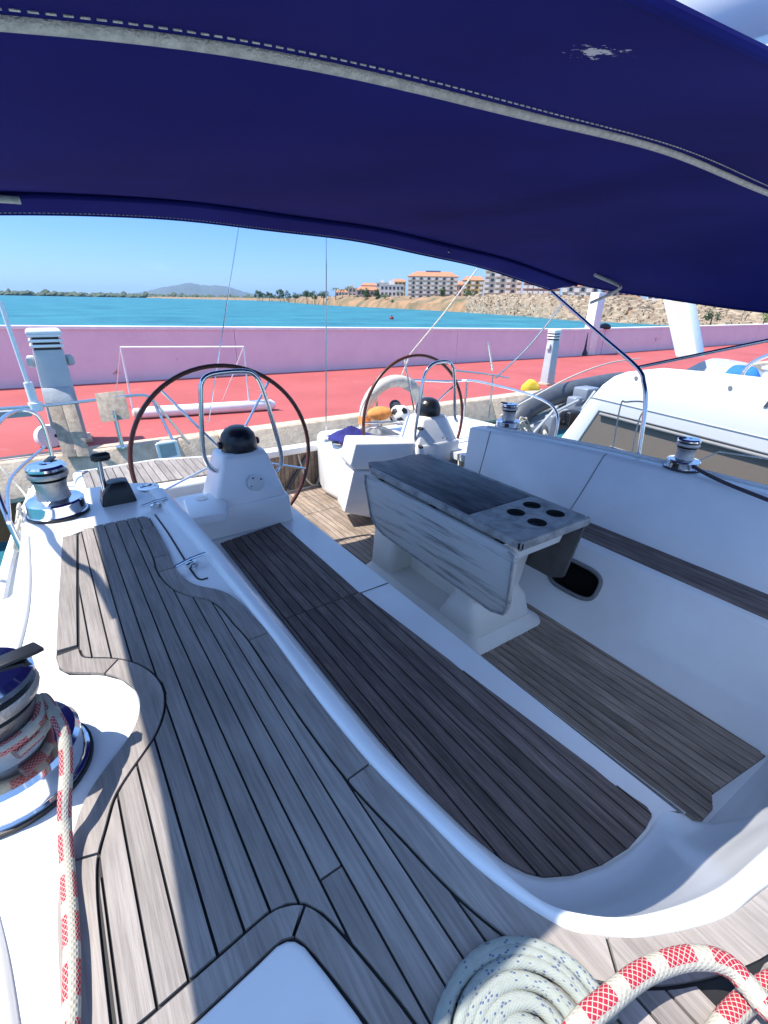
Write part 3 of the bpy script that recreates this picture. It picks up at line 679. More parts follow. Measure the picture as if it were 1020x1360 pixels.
# margin boards along the inner (cockpit) side, then along the winch pod
crv = resample([V(x, y, 0) for x, y in outA[5:]+edge[1:]], 130, 4)
inn = strip_boards(crv, -mw, (.12, .17, .40, .62, .82), T0, T1+.0008, TEAK, deck)
crp = resample(catmull([V(x, y, 0) for x, y in outP[2:]], 200), 110, 3)
inp = strip_boards(crp, mw*.95, (.1, .36, .50, .80), T0, T1+.0008, TEAK, deck)
crl = [V(*outP[0], 0), V(*outP[1], 0), V(*D2(76, 868), 0)]
strip_boards(catmull(crl, 8), .045, (), T0, T1+.0008, TEAK, deck)
g = .006
def shrink(pts, off):
    n = len(pts); o = []
    for i in range(n):
        t = (pts[min(i+1, n-1)]-pts[max(i-1, 0)]).normalized(); o.append(pts[i]+Vector((-t.y, t.x))*off)
    return o
i1 = shrink([p.to_2d() for p in crv], -(mw+g)); i2 = shrink([p.to_2d() for p in crp], mw*.95+g)
# hatch in the foredeck teak
ho = [D2(*p) for p in [(150, 1400), (198, 1360), (300, 1270), (356, 1221), (382, 1209), (404, 1208), (427, 1221), (456, 1251), (494, 1296), (535, 1348), (600, 1440)]]
hi_ = [D2(*p) for p in [(210, 1410), (268, 1360), (340, 1292), (368, 1264), (382, 1257), (393, 1257), (406, 1265), (434, 1300), (475, 1355), (530, 1440)]]
aftA = [(p[0], p[1]-.0) for p in [outA[1], outA[2], outA[3], outA[4]]]
region = [(outP[0][0]+.052, outP[0][1]-.012)]+aftA+[(p.x, p.y) for p in i1]+[(.95, -.55), (outP[-1][0]+.05, -.55)]+[(p.x, p.y) for p in i2[::-1]]+[(outP[2][0]+.052, outP[3][1]+.03)]
HY = [hi_[0], hi_[-1]]
hatch_out = ho
# planks: cut away the hatch from the region by inserting its outline at the fore edge
hoo = [(q.x, q.y) for q in shrink([Vector(q) for q in ho], .006)]
fore = [(.95, -.55), (hoo[-1][0], -.55)]+hoo[::-1]+[(hoo[0][0], -.55), (outP[-1][0]+.05, -.55)]
region = region[:1+len(aftA)]+[(outA[5][0], outA[5][1]+.005), (i1[0].x, i1[0].y+.005)]+region[1+len(aftA):1+len(aftA)+len(i1)]+fore+[(p.x, p.y) for p in i2[::-1]]+[(outP[2][0]+.052, outP[3][1]+.03)]
planks(region, -.181, .95, .0405, .0044, T0, T1, TEAK, deck, cuts=(lambda k: -50 if k not in (9, ) else .42, -.02), minlen=.05, sub=16)
hc = [V(x, y, 0) for x, y in ho]
strip_boards(catmull(hc, 40)[::-1], (Vector(ho[4])-Vector(hi_[4])).length*.86, (.5,), T0, T1+.0008, TEAK, deck)
hatch = build('deck_hatch', MB().prism(hi_+[(hi_[-1][0]+.02, -.45), (hi_[0][0], -.45)], DZ-.01, DZ+.022), WHITE, yacht, bevel=.012, bseg=3)
hin = [((x-.06)*.72+.06, (y-.1)*.78+.06) for x, y in hi_]
build('lid_panel', MB().prism(hin+[(hin[-1][0], -.3), (hin[0][0], -.3)], DZ+.02, DZ+.030), WHITE, hatch, bevel=.006)
# --- locker lid with seam and two latches on the white deck
lm_ = MB(); sp = [D2(*p) for p in [(206, 684), (222, 706), (240, 735), (257, 762), (266, 770), (276, 768)]]
lm_.tube([(x, y, DZ+.001) for x, y in catmull([V(*p, 0) for p in sp], 20) for x, y in [(x, y)]] if False else [(q.x, q.y, DZ+.0005) for q in catmull([V(*p, 0) for p in sp], 20)], .0035, 6)
build('locker_seam', lm_, CAULK, deck)
for px, py in ((206, 671), (254, 748)):
    c = PZ(px, py, DZ+.01); mm = MB().lathe([(.02, -.012), (.02, .004), (.006, .007), (.006, .012)], c, 14)
    mm.tube([c+V(-.055, -.02, .014), c+V(0, 0, .018), c+V(.055, .02, .014)], .0055, 8)
    h_ = build('latch', mm, STEEL, deck, smooth=True)
c = PZ(163, 645, DZ); 
build('vent_ring', MB().lathe([(.05, 0), (.05, .006), (.035, .008), (.033, .002), (.001, .002)], PZ(160+37, 648, DZ), 24), STEEL, deck, smooth=True)
# --- left bench
bp = [(p.x, p.y) for p in CI if p.z > BZ-.01 and p.y < 2.7]
bpoly = [(.55, 2.72), (.60, 2.0)]+[q for q in bp if q[1] < 2.0 and q[0] < 1.21]+[(1.23, .25), (1.225, 2.95), (.55, 2.95)]
bench = build('bench', MB().prism(bpoly, BZ-.05, BZ-.004), WHITE, yacht)
build('bench_front', MB().loft([[(1.225, 2.96, BZ-.006), (1.226, 1.6, BZ-.006), (1.235, .8, BZ-.006), (1.245, .235, BZ-.006)], [(1.236, 2.96, BZ-.02), (1.238, 1.6, BZ-.02), (1.25, .8, BZ-.02), (1.262, .235, BZ-.02)], [(1.27, 2.96, .03), (1.28, 1.6, .03), (1.31, .8, .03), (1.30, .235, .03)], [(1.30, 2.96, -.01), (1.31, 1.6, -.01), (1.36, .8, -.01), (1.345, .235, -.01)]]), WHITE, bench, smooth=True)
tl = [(293, 722), (380, 832), (445, 913), (505, 985), (565, 1050), (625, 1108), (670, 1145), (700, 1160), (722, 1165), (760, 1162), (800, 1148), (835, 1126), (858, 1100), (866, 1084), (858, 1072), (840, 1060), (600, 880), (470, 781), (372, 695)]
def B2(x, y): p = PZ(x, y, BZ); return (p.x, p.y)
tpoly = [B2(*p) for p in tl]
build('caulking', MB().prism(tpoly, BZ-.01, BZ-.0005), CAULK, bench)
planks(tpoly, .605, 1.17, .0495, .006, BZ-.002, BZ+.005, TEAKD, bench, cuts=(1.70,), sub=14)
build('lid_seam', MB().box(1.06, 1.226, 1.697, 1.703, BZ-.003, BZ-.0025), CAULK, bench)
# --- cockpit floor
floor = build('cockpit_floor', MB().prism([(1.2, .1), (2.35, .1), (2.35, 4.3), (.4, 4.3), (.4, 2.9), (1.2, 2.9)], -.08, -.012), WHITE, yacht)
fpoly = [(1.37, .26), (1.34, .8), (1.285, 1.6), (1.285, 2.98), (.6, 2.98), (.6, 4.14), (2.22, 4.14), (2.24, 2.6), (2.215, 1.2), (2.19, .235), (1.80, .285), (1.74, .255), (1.6, .258)]
build('caulking', MB().prism(fpoly, -.02, -.006), CAULK, floor)
planks(fpoly, 1.285, 2.24, .0475, .006, -.008, .0, TEAKS, floor, cuts=(2.93, 3.55))
planks([(.6, 2.98), (.6, 4.14), (1.285, 4.14), (1.285, 2.98)], .62, 1.285, .0475, .006, -.008, .0, TEAKS, floor, cuts=(3.55,))
# --- right seat: front face with the oval cubby, seat, backrest
P = [(2.21, -.012), (2.235, .012), (2.30, .07), (2.47, .385), (2.485, .408), (2.51, .418), (2.84, .418)]
ys = [-.3, .22, .8, 1.25, 1.85, 2.4, 2.66]
seat = build('seat', MB().loft([[(x, y, z) for y in (-.3, 2.95)] for x, z in P[4:]]), WHITE, yacht, smooth=True)
# face with hole
def onface(s, t): return V(2.30+(2.47-2.30)*t, s, .07+(.385-.07)*t)
bm = bmesh.new()
outerv = [bm.verts.new(onface(s, t)) for s, t in ((-.3, 0), (2.95, 0), (2.95, 1), (-.3, 1))]
hole = []
hc_ = PX(769, 775, 2.40); hs = hc_.y
def stad(a, b, k, n=28, p=3.2):
    an = 2*math.pi*k/n; c, s_ = math.cos(an), math.sin(an)
    return (a*math.copysign(abs(c)**(2/p), c), b*math.copysign(abs(s_)**(2/p), s_))
HA, HB = .155, .24
for k in range(28):
    dx, dt = stad(HA, HB, k); hole.append(bm.verts.new(onface(hs+.03+dx, .5+dt)))
es = []
for lp in (outerv, hole):
    for i in range(len(lp)): es.append(bm.edges.new((lp[i], lp[(i+1) % len(lp)])))
bmesh.ops.triangle_fill(bm, use_beauty=True, use_dissolve=False, edges=es)
mm = MB(); idx = {v: i for i, v in enumerate(bm.verts)}
mm.v = [tuple(v.co) for v in bm.verts]
mm.f = [[idx[v] for v in f.verts] for f in bm.faces if not all(v in hole for v in f.verts)]
bm.free()
mm.loft([[(x, y, z) for y in (-.3, 2.95)] for x, z in P[:3]])
mm.loft([[(x, y, z) for y in (-.3, 2.95)] for x, z in P[3:5]])
face = build('seat_front', mm, WHITE, seat, smooth=True, ang=50)
fr = []; nrm = V(.315, 0, -.17).normalized()
loop = [onface(hs+.03+stad(HA+.008, HB+.02, k, 40)[0], .5+stad(HA+.008, HB+.02, k, 40)[1])-nrm*.004 for k in range(40)]
build('cubby_trim', MB().tube(loop, .013, 8, closed=True), RUBBER, seat, smooth=True)
loopi = [onface(hs+.03+stad(HA+.004, HB+.01, k, 40)[0], .5+stad(HA+.004, HB+.01, k, 40)[1]) for k in range(40)]
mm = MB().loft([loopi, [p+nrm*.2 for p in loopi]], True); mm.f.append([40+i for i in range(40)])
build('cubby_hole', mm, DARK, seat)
spoly = [(2.53, .0), (2.54, 1.2), (2.56, 2.7), (2.785, 2.7), (2.785, 1.2), (2.765, .0)]
build('caulking', MB().prism(spoly, .40, .4195), CAULK, seat)
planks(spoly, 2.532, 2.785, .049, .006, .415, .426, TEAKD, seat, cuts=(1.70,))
# backrest
bk = [(-.4, 2.76, 3.14), (.79, 2.765, 3.13), (1.56, 2.785, 3.10), (2.08, 2.79, 3.02), (2.5, 2.785, 2.90), (2.78, 2.77, 2.80)]
bk = [(a.y, a.x, a.z) for a in catmull([V(lo, s, hi) for s, lo, hi in bk], 40)]
TZ = .80
segs = [(-.4, 1.752), (1.758, 2.66), (2.666, 2.8)]
rr = []
prof = [(0, .41), (.06, .445), (.5, .60), (.86, .735), (.96, .775), (1.02, .792), (1.12, TZ)]
rows = [[(lo+(hi-lo)*f, s, z) for s, lo, hi in bk] for f, z in prof]
cap_in = [(lo+(hi-lo)*1.12, s, TZ) for s, lo, hi in bk]
rows += [[(x+.03, y, TZ+.006) for x, y, z in cap_in], [(x+.15, y, TZ+.004) for x, y, z in cap_in], [(x+.18, y, TZ-.02) for x, y, z in cap_in], [(x+.20, y, .49) for x, y, z in cap_in]]
back_ = build('backrest', MB().loft(rows), WHITE, yacht, smooth=True, ang=60)
for sy in (1.72, 2.62):
    i = min(range(40), key=lambda k: abs(bk[k][0]-sy)); s, lo, hi = bk[i]
    build('panel_seam', MB().tube([(lo+(hi-lo)*f-.001, s+.12*f*0, z) for f, z in prof[1:]], .0035, 6), RUBBER, back_)
build('grab_strip', MB().tube([(x+.10, y, TZ+.012) for x, y, z in cap_in[2:-2]], .011, 8), WHITE2, back_, smooth=True)
# --- stern: left quarter seat, transom, right helm seat
qs = build('stern_seat', MB().prism([(.0, 3.42), (1.12, 3.36), (1.15, 3.50), (1.10, 3.95), (.6, 4.12), (.0, 4.1)], .12, .545), WHITE, yacht, bevel=.03, bseg=3)
qpoly = [(.06, 3.50), (1.02, 3.46), (1.05, 3.55), (1.0, 3.88), (.56, 4.03), (.06, 4.02)]
build('caulking', MB().prism(qpoly, .53, .548), CAULK, qs)
planks(qpoly, .06, 1.05, .05, .006, .546, .556, TEAK, qs)
build('seat_riser', MB().prism([(.1, 3.46), (1.06, 3.42), (1.06, 3.9), (.1, 3.9)], -.02, .2), WHITE2, qs)
tr = build('transom', MB().box(1.0, 2.35, 4.16, 4.30, .36, .43), WHITE, yacht, bevel=.02)
k = 0; x = 1.12
while x < 2.30:
    build('slat', MB().box(x, x+.043, 4.20, 4.225, -.06, .36), TEAKS, tr); x += .0475
build('gate_backing', MB().box(1.1, 2.32, 4.226, 4.25, -.08, .36), CAULK, tr)
for lx in (1.30, 1.88):
    build('gate_line', MB().tube(catmull([V(lx, 4.19, .34), V(lx+.05, 4.13, .1), V(lx+.18, 4.15, .02), V(lx+.28, 4.18, .33)], 20), .009, 6), ROPEW, tr, smooth=True)
    build('gate_strut', MB().tube([V(lx+.1, 4.18, .33), V(lx-.14, 4.17, .02)], .016, 6), DGREY, tr)
hs_ = build('helm_seat', MB().prism([(2.03, 3.52), (2.75, 3.50), (2.85, 3.75), (2.8, 4.15), (2.1, 4.22), (2.0, 3.9)], -.01, .56), WHITE, yacht, bevel=.07, bseg=4)
def fr_(s, pts): return [PY(x, y, s) for x, y in pts]
# right-hand console wing: flared two-tier front
wing_u = fr_(3.13, [(472, 589), (465, 618), (469, 624), (556, 624), (552, 588)]); wing_l = fr_(3.13, [(469, 626), (457, 681), (556, 700), (556, 626)])
wing = build('console_wing', MB().extr(wing_u, (.06, .27, 0)), WHITE, yacht, bevel=.015, bseg=3)
build('wing_base', MB().extr(wing_l, (.08, .26, 0)), WHITE, wing, bevel=.012, bseg=3)
def rectring(l0, l1, s0, s1, z, r=.03, n=4):
    out = []
    for cx, cy, a0 in ((l1-r, s1-r, 0), (l0+r, s1-r, 90), (l0+r, s0+r, 180), (l1-r, s0+r, 270)):
        for k in range(n+1):
            a = R(a0+90*k/n); out.append((cx+r*math.cos(a), cy+r*math.sin(a), z))
    return out
def console(dx, dy, l0, l1, t0, t1, zt, hoop, hs, domec, plate, base=BZ):
    rings = [rectring(l0, l1, 2.665+dy, 3.0+dy, base), rectring(l0+.0, l1-.012, 2.672+dy, 3.0+dy, .585), rectring(l0+.012, l1-.02, 2.68+dy, 2.995+dy, .603)]
    build('console_base', MB().loft(rings, True, True), WHITE, yacht, smooth=True, ang=50)
    rings = [rectring(t0-.10, l1-.02, 2.682+dy, 2.99+dy, .58), rectring(t0, t1, 2.74+dy, 2.98+dy, zt-.03), rectring(t0+.012, t1-.012, 2.752+dy, 2.968+dy, zt-.006), rectring(t0+.04, t1-.04, 2.78+dy, 2.94+dy, zt)]
    cs = build('steering_console', MB().loft(rings, True, True), WHITE, yacht, smooth=True, ang=60)
    mm = MB(); n = 10
    mm.lathe([(.108, 0), (.112, .02), (.110, .06), (.098, .10), (.074, .13), (.042, .146), (.001, .15)], domec, 26)
    d = build('compass_cover', mm, VINYL, cs, smooth=True)
    for sx in (-1, 1): build('side_knob', MB().lathe([(.02, 0), (.024, .01), (.02, .022), (.001, .024)], Vector(domec)+V(sx*.105, 0, .04), 12, (sx, 0, 0)), BLACK, d, smooth=True)
    build('grab_rail', MB().tube(catmull(fr_(hs, hoop), 60), .014, 10), STEEL, cs, smooth=True)
    pc = Vector(plate); an = V(0, -1, .17).normalized()
    pl = build('round_plate', MB().lathe([(.052, -.004), (.052, .004), (.046, .006), (.001, .006)], pc, 26, an), WHITE2, cs, smooth=True)
    for k in range(4):
        a = k*math.pi/2+.5; build('screw', MB().lathe([(.006, .004), (.005, .009), (.001, .010)], pc+V(math.cos(a)*.037, 0, math.sin(a)*.037), 8, an), DGREY, pl)
    return cs
csl = console(0, 0, .47, 1.145, .748, 1.035, .895, [(297, 628), (284, 624), (274, 613), (269, 592), (267, 530), (268, 508), (278, 498), (300, 494), (326, 493), (338, 498), (347, 512), (360, 552), (372, 596), (374, 612), (370, 624), (362, 630)], 2.79, (.892, 2.86, .892), PY(340, 641, 2.692))
for nm, s in (('cup_ring', 1),):
    pass
trp = [PZ(*p, .655) for p in [(243, 662), (287, 652), (303, 665), (300, 682), (252, 690)]]
tray = build('side_tray', MB().prism([(p.x, p.y) for p in trp], .605, .655), WHITE, csl, bevel=.012, bseg=3)
build('cup_recess', MB().lathe([(.035, .0), (.035, .003), (.001, .0035)], PZ(268, 662, .656), 18), CREAM, csl)
csr = console(1.9, .42, 2.50, 3.02, 2.60, 2.90, .83, [(557, 597), (552, 590), (551, 578), (556, 545), (562, 505), (568, 490), (578, 482), (592, 480), (600, 484), (603, 496), (604, 530), (604, 552), (607, 560)], 3.16, (2.75, 3.27, .828), PY(589, 586, 3.118), 0)
for px, py in ((556, 569), (556, 593)):
    build('bracket', MB().lathe([(.016, 0), (.02, .02), (.012, .05), (.001, .052)], PY(px, py, 3.12), 12, (0, -1, .1)), BLACK, csr, smooth=True)
def wheel(c, rad, tilt, phase, name='steering_wheel'):
    c = Vector(c); ax = V(0, -math.cos(tilt), math.sin(tilt)); u = V(1, 0, 0); v = ax.cross(u)
    pts = [c+(u*math.cos(2*math.pi*k/72)+v*math.sin(2*math.pi*k/72))*rad for k in range(72)]
    rim = build(name, MB().tube(pts, .0142, 10, closed=True), WHEELR, yacht, smooth=True)
    for k in range(5):
        a = phase+2*math.pi*k/5
        d = u*math.cos(a)+v*math.sin(a)
        build('spoke', MB().tube([c+d*.03, c+d*(rad-.012)], .0085, 8), STEEL, rim, smooth=True)
    build('hub', MB().lathe([(.05, -.03), (.055, 0), (.05, .02), (.02, .03), (.001, .03)], c, 20, ax), STEEL, rim, smooth=True)
    build('axle', MB().tube([c+ax*.25, c-ax*.02], .022, 10), STEEL, rim, smooth=True)
    return rim
wheel((.89, 3.10, .775), .588, R(4), .95)
wheel((2.74, 3.42, .74), .578, R(4), .55)
# --- cockpit table
tab = build('cockpit_table', MB().prism([(1.66, 1.24), (2.07, 1.24), (2.07, 2.50), (1.66, 2.50)], .705, .735), TABLET, yacht, bevel=.004)
build('table_panel', MB().prism([(1.625, 1.57), (2.103, 1.57), (2.103, 2.46), (2.09, 2.53), (1.99, 2.55), (1.90, 2.53), (1.78, 2.53), (1.66, 2.57), (1.625, 2.50)], .736, .760), TABLET, tab, bevel=.006)
# cup holder block with four real holes
bm = bmesh.new(); ov = [bm.verts.new((x, y, .760)) for x, y in ((1.625, 1.225), (2.105, 1.225), (2.105, 1.563), (1.625, 1.563))]
es = [bm.edges.new((ov[i], ov[(i+1) % 4])) for i in range(4)]; holes = []
for hx, hy in ((1.855, 1.455), (2.005, 1.475), (2.02, 1.335), (1.85, 1.315)):
    lp = [bm.verts.new((hx+.048*math.cos(2*math.pi*k/24), hy+.048*math.sin(2*math.pi*k/24), .760)) for k in range(24)]; holes.append((hx, hy, lp))
    es += [bm.edges.new((lp[i], lp[(i+1) % 24])) for i in range(24)]
bmesh.ops.triangle_fill(bm, use_beauty=True, edges=es)
mm = MB(); idx = {v: i for i, v in enumerate(bm.verts)}; mm.v = [tuple(v.co) for v in bm.verts]
hsets = [set(lp) for _, _, lp in holes]
mm.f = [[idx[v] for v in f.verts] for f in bm.faces if not any(all(v in hs2 for v in f.verts) for hs2 in hsets)]
bm.free()
b = mm.pts([(x, y, .722) for x, y in ((1.625, 1.225), (2.105, 1.225), (2.105, 1.563), (1.625, 1.563))])
for i in range(4): mm.f.append([i, (i+1) % 4, b+(i+1) % 4, b+i])
blk = build('cup_holder_block', mm, TABLEE, tab)
for hx, hy, lp in holes:
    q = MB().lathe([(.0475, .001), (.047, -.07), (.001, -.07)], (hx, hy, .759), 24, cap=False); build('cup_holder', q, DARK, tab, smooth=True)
build('table_edge', MB().box(1.60, 1.623, 1.20, 2.45, .722, .762), TABLEE, tab, bevel=.005)
build('table_edge', MB().box(1.60, 2.13, 1.20, 1.223, .718, .763), TABLEE, tab, bevel=.006)
build('table_edge', MB().box(2.107, 2.13, 1.23, 2.5, .722, .762), TABLEE, tab, bevel=.005)
lf = [(s, z) for s, z in ((2.47, .715), (2.47, .66), (2.40, .45), (2.34, .395), (2.25, .37), (1.30, .345), (1.22, .37), (1.205, .42), (1.205, .70), (1.24, .715))]
leafl = build('leaf', MB().extr([V(1.575, s, z) for s, z in lf], (.026, 0, .0)), TABLEL, tab, bevel=.006)
for a, b_ in zip(lf, lf[1:]):
    build('leaf_edging', MB().extr([V(1.566, a[0], a[1]), V(1.566, b_[0], b_[1]), V(1.566, b_[0]*.985+1.85*.015, b_[1]*.955+.53*.045), V(1.566, a[0]*.985+1.85*.015, a[1]*.955+.53*.045)], (.0085, 0, 0)), TABLEE, leafl)
lr = [V(2.14, 2.45, .715), V(2.10, 2.40, .40), V(2.065, 2.3, .36), V(2.065, 1.33, .36), V(2.075, 1.26, .39), V(2.135, 1.23, .715)]
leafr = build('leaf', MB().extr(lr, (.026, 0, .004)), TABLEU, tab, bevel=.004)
for y in (1.30, 1.8, 2.3): build('hinge', MB().box(1.598, 1.66, y, y+.06, .700, .714), STEEL, tab)
# pedestal moulding, hollowed on both flanks
prs = []
def pring(l0, l1, s0, s1, z, r): return rectring(l0, l1, s0, s1, z, r, 5)
pm = MB().loft([pring(1.55, 2.17, 1.36, 2.52, -.012, .08), pring(1.56, 2.16, 1.37, 2.51, .015, .08), pring(1.60, 2.12, 1.405, 2.49, .04, .07), pring(1.615, 2.105, 1.42, 2.485, .06, .06)], True, True)
ped = build('pedestal', pm, CREAM, tab, smooth=True, ang=50)
build('pedestal_top', MB().loft([pring(1.64, 2.08, 1.30, 2.47, .60, .04), pring(1.63, 2.09, 1.28, 2.48, .70, .04)], True, True), CREAM, tab, smooth=True, ang=50)
build('pedestal_post', MB().loft([pring(1.62, 2.10, 2.25, 2.485, .055, .05), pring(1.635, 2.085, 2.20, 2.475, .30, .05), pring(1.64, 2.08, 2.16, 2.47, .61, .05)], True, True), CREAM, tab, smooth=True, ang=50)
build('pedestal_post', MB().loft([pring(1.62, 2.10, 1.425, 1.76, .055, .06), pring(1.635, 2.085, 1.455, 1.70, .18, .06), pring(1.66, 2.06, 1.50, 1.68, .225, .05), pring(1.655, 2.065, 1.47, 1.74, .42, .05), pring(1.65, 2.07, 1.44, 1.80, .61, .05)], True, True), CREAM, tab, smooth=True, ang=50)
build('pedestal_web', MB().box(1.80, 1.90, 1.6, 2.35, .055, .62), CREAM, tab)
# --- winches
def winch(c, k, rot, shade=None, name='winch'):
    c = Vector(c)
    base = build(name, MB().lathe([(.150*k, 0), (.152*k, .012*k), (.146*k, .016*k), (.143*k, .068*k), (.145*k, .078*k), (.137*k, .088*k), (.10*k, .094*k), (.086*k, .098*k)], c, 36), CHROME, yacht, smooth=True, ang=35)
    build('base_ring', MB().lathe([(.158*k, -.002), (.158*k, .008*k), (.1525*k, .009*k)], c, 36, cap=False), BLACK, base, smooth=True)
    build('drum', MB().lathe([(.088*k, .090*k), (.082*k, .11*k), (.077*k, .15*k), (.080*k, .185*k), (.088*k, .205*k)], c, 36), DRUM, base, smooth=True)
    build('tail_jaw', MB().lathe([(.088*k, .2055*k), (.080*k, .214*k), (.098*k, .222*k)], c, 36), BLACK, base, smooth=True)
    build('tail_plate', MB().lathe([(.098*k, .2225*k), (.102*k, .236*k), (.098*k, .250*k)], c, 36), DRUM, base, smooth=True)
    build('tail_jaw', MB().lathe([(.080*k, .2505*k), (.080*k, .262*k), (.10*k, .266*k)], c, 36), BLACK, base, smooth=True)
    build('cap', MB().lathe([(.10*k, .2665*k), (.10*k, .28*k), (.088*k, .292*k), (.03*k, .296*k), (.028*k, .288*k), (.001, .288*k)], c, 36), CHROME, base, smooth=True)
    a = rot; d = V(math.cos(a), math.sin(a), 0); sdv = V(-math.sin(a), math.cos(a), 0)*.02*k
    build('feeder_arm', MB().extr([c+d*.03*k-sdv+V(0, 0, .292*k), c+d*.03*k+sdv+V(0, 0, .292*k), c+d*.112*k+sdv+V(0, 0, .298*k), c+d*.125*k+V(0, 0, .285*k), c+d*.112*k-sdv+V(0, 0, .298*k)], (0, 0, .010*k)), BLACK, base, bevel=.003)
    return base
WB = PZ(38, 1040, DZ)
wn = winch(PZ(20, 1028, DZ+.004), .84, .15)
wa = winch(PZ(78, 680, DZ+.004), .73, 1.2)
winch(V(*PZ(903, 622, TZ+.008).to_2d(), TZ+.008)+V(.02, .0, 0), .66, 2.2)
winch(V(*PZ(674, 567, TZ+.008).to_2d(), TZ+.008)+V(.0, 0, 0), .66, 2.2)
# --- throttle
c = PZ(158, 664, DZ)
mm = MB(); mm.loft([rectring(c.x-.072, c.x+.068, c.y-.06, c.y+.06, DZ, .016), rectring(c.x-.062, c.x+.06, c.y-.052, c.y+.052, DZ+.045, .014), rectring(c.x-.03, c.x+.05, c.y-.045, c.y+.045, DZ+.088, .014), rectring(c.x-.02, c.x+.04, c.y-.035, c.y+.035, DZ+.094, .012)], True, True)
thr = build('throttle_control', mm, BLACK, yacht, smooth=True, ang=50)
l0, l1 = PY(140, 655, c.y-.0), PY(130, 607, c.y)
build('lever', MB().tube([c+V(-.05, 0, .05), l0, l1], .011, 10), STEEL, thr, smooth=True)
e0, e1 = PY(120, 609, c.y), PY(146, 605, c.y)
build('handle', MB().tube([e0, e0.lerp(e1, .15), e0.lerp(e1, .85), e1], [.012, .02, .02, .012], 10), BLACK, thr, smooth=True)
# --- pushpit and lines at the stern
def pushpit(path, name='stern_rail', r=.0135, material=None): return build(name, MB().tube(catmull(path, 40), r, 10), material or STEEL, yacht, smooth=True)
pushpit([V(-.28, 2.75, .47), V(-.32, 2.85, .8), V(-.33, 3.1, 1.02), V(-.25, 3.9, 1.04), V(-.1, 4.1, .95), V(-.1, 4.12, .45)])
pushpit([V(-.30, 2.7, .75), V(-.30, 3.4, .76), V(-.12, 4.1, .75)], r=.010)
pushpit([V(3.95, 2.75, .47), V(4.0, 2.9, .85), V(3.95, 3.8, .95), V(3.75, 4.12, .93), V(2.9, 4.2, .94), V(2.85, 4.2, .43)])
pushpit([V(3.9, 4.0, .44), V(3.92, 4.0, .95)])
for sx, y in ((-.42, 2.62), (CL+2.26, 1.6), (CL+2.26, -.2)): pass
bsl = PD(318, 303, 4.75); 
build('backstay', MB().tube([PY(325, 250, 4.22), PY(289, 482, 4.22), PY(277, 560, 4.22)], .0045, 6), STEEL, yacht, smooth=True)
build('backstay', MB().tube([PY(433.5, 250, 4.25), PY(433, 600, 4.25)], .0055, 6), STEEL, yacht, smooth=True)
# --- boom with white sail cover above the awning
bm_ = MB(); n = 20
bs = [(-5.0, .26), (-2, .24), (0.5, .20), (1.6, .17), (2.2, .13)]
bm_.loft([[(CL+r_*.62*math.cos(2*math.pi*k/n), y, 2.50+.06*(y > 9)+r_*.95*math.sin(2*math.pi*k/n)+.1) for k in range(n)] for y, r_ in bs], True, True)
boom = build('boom', bm_, SAILC, yacht, smooth=True)
build('boom_spar', MB().tube([V(CL, -5.0, 2.33), V(CL, 2.6, 2.42)], .055, 14), WPAINT, boom, smooth=True)
build('mast', MB().tube([V(CL, -5.1, .9), V(CL, -5.1, 16)], .11, 14), WPAINT, yacht, smooth=True)

# ================================================================== BIMINI
bim = empty('bimini_awning', (CL, 2, .8), 'navy blue canvas bimini awning on stainless hoops over the cockpit', 'awning')
L0, L1 = -.50, 4.32
def bz(l, s):
    f = max(0, min(1, (s-1)/2.05))
    z = 2.198+.020*f-.0285*(l-(1.9-.75*f))**2
    if l > 3: z -= .33*((l-3)/1.3)**2*(1-f)
    if l < .4: z -= .05*((.4-l)/.9)**2
    if s < 1: z -= .095*((1-s)/.6)**1.15
    elif s < 3.05: z -= .03*math.sin(math.pi*f)**.8
    return z+.005*math.sin(l*5+s*2.3)*math.sin(s*3.1+1)
def patch(s0, s1, ns, off=0, ed=0):
    return [[(l, s0+(s1-s0)*j/ns+(ed*math.sin((l-L0)/(L1-L0)*math.pi) if j == 0 and ed else 0), bz(l, s0+(s1-s0)*j/ns)+off) for l in [L0+(L1-L0)*i/64 for i in range(65)]] for j in range(ns+1)]
def sheet(name, s0, s1, ns):
    a = patch(s0, s1, ns); m = MB().loft(a)
    return build(name, m, CANVAS, bim, smooth=True, ang=80)
FE_ = .42
sheet('canvas_panel', FE_, 1.0, 10); sheet('canvas_panel', 1.0, 3.05, 26)
vz = MB().loft([[(l, 3.05+.30*j/4, bz(l, 3.05)-.012*j-.006*(j > 0)) for l in [L0+(L1-L0)*i/64 for i in range(65)]] for j in range(5)])
build('canvas_panel', vz, CANVAS, bim, smooth=True, ang=80)
# hems: rolled edges
for s in (FE_,): build('hem', MB().tube([(l, s, bz(l, s)) for l in [L0+(L1-L0)*i/60 for i in range(61)]], .009, 8), CANVAS, bim, smooth=True)
build('hem', MB().tube([(l, 3.35, bz(l, 3.05)-.054) for l in [L0+(L1-L0)*i/60 for i in range(61)]], .007, 8), CANVAS, bim, smooth=True)
for l in (L0, L1): build('hem', MB().tube([(l, .42+2.94*i/40, bz(l, min(.42+2.94*i/40, 3.05))-(.018 if i > 36 else 0)) for i in range(41)], .010, 8), CANVAS, bim, smooth=True)
SLV = mat('white_sleeve', (.60, .58, .52), .8, c2=(.38, .36, .33), scale=60, bump=.5, bscale=220)
build('hoop_sleeve', MB().tube([(l, 1.0, bz(l, 1.0)-.006) for l in [L0+.02+(L1-L0-.04)*i/80 for i in range(81)]], .0098, 12), SLV, bim, smooth=True)
build('rear_hoop', MB().tube([(l, 3.05, bz(l, 3.05)-.016) for l in [L0+.02+(L1-L0-.04)*i/80 for i in range(81)]], .014, 10), CANVAS, bim, smooth=True)
mm = MB()
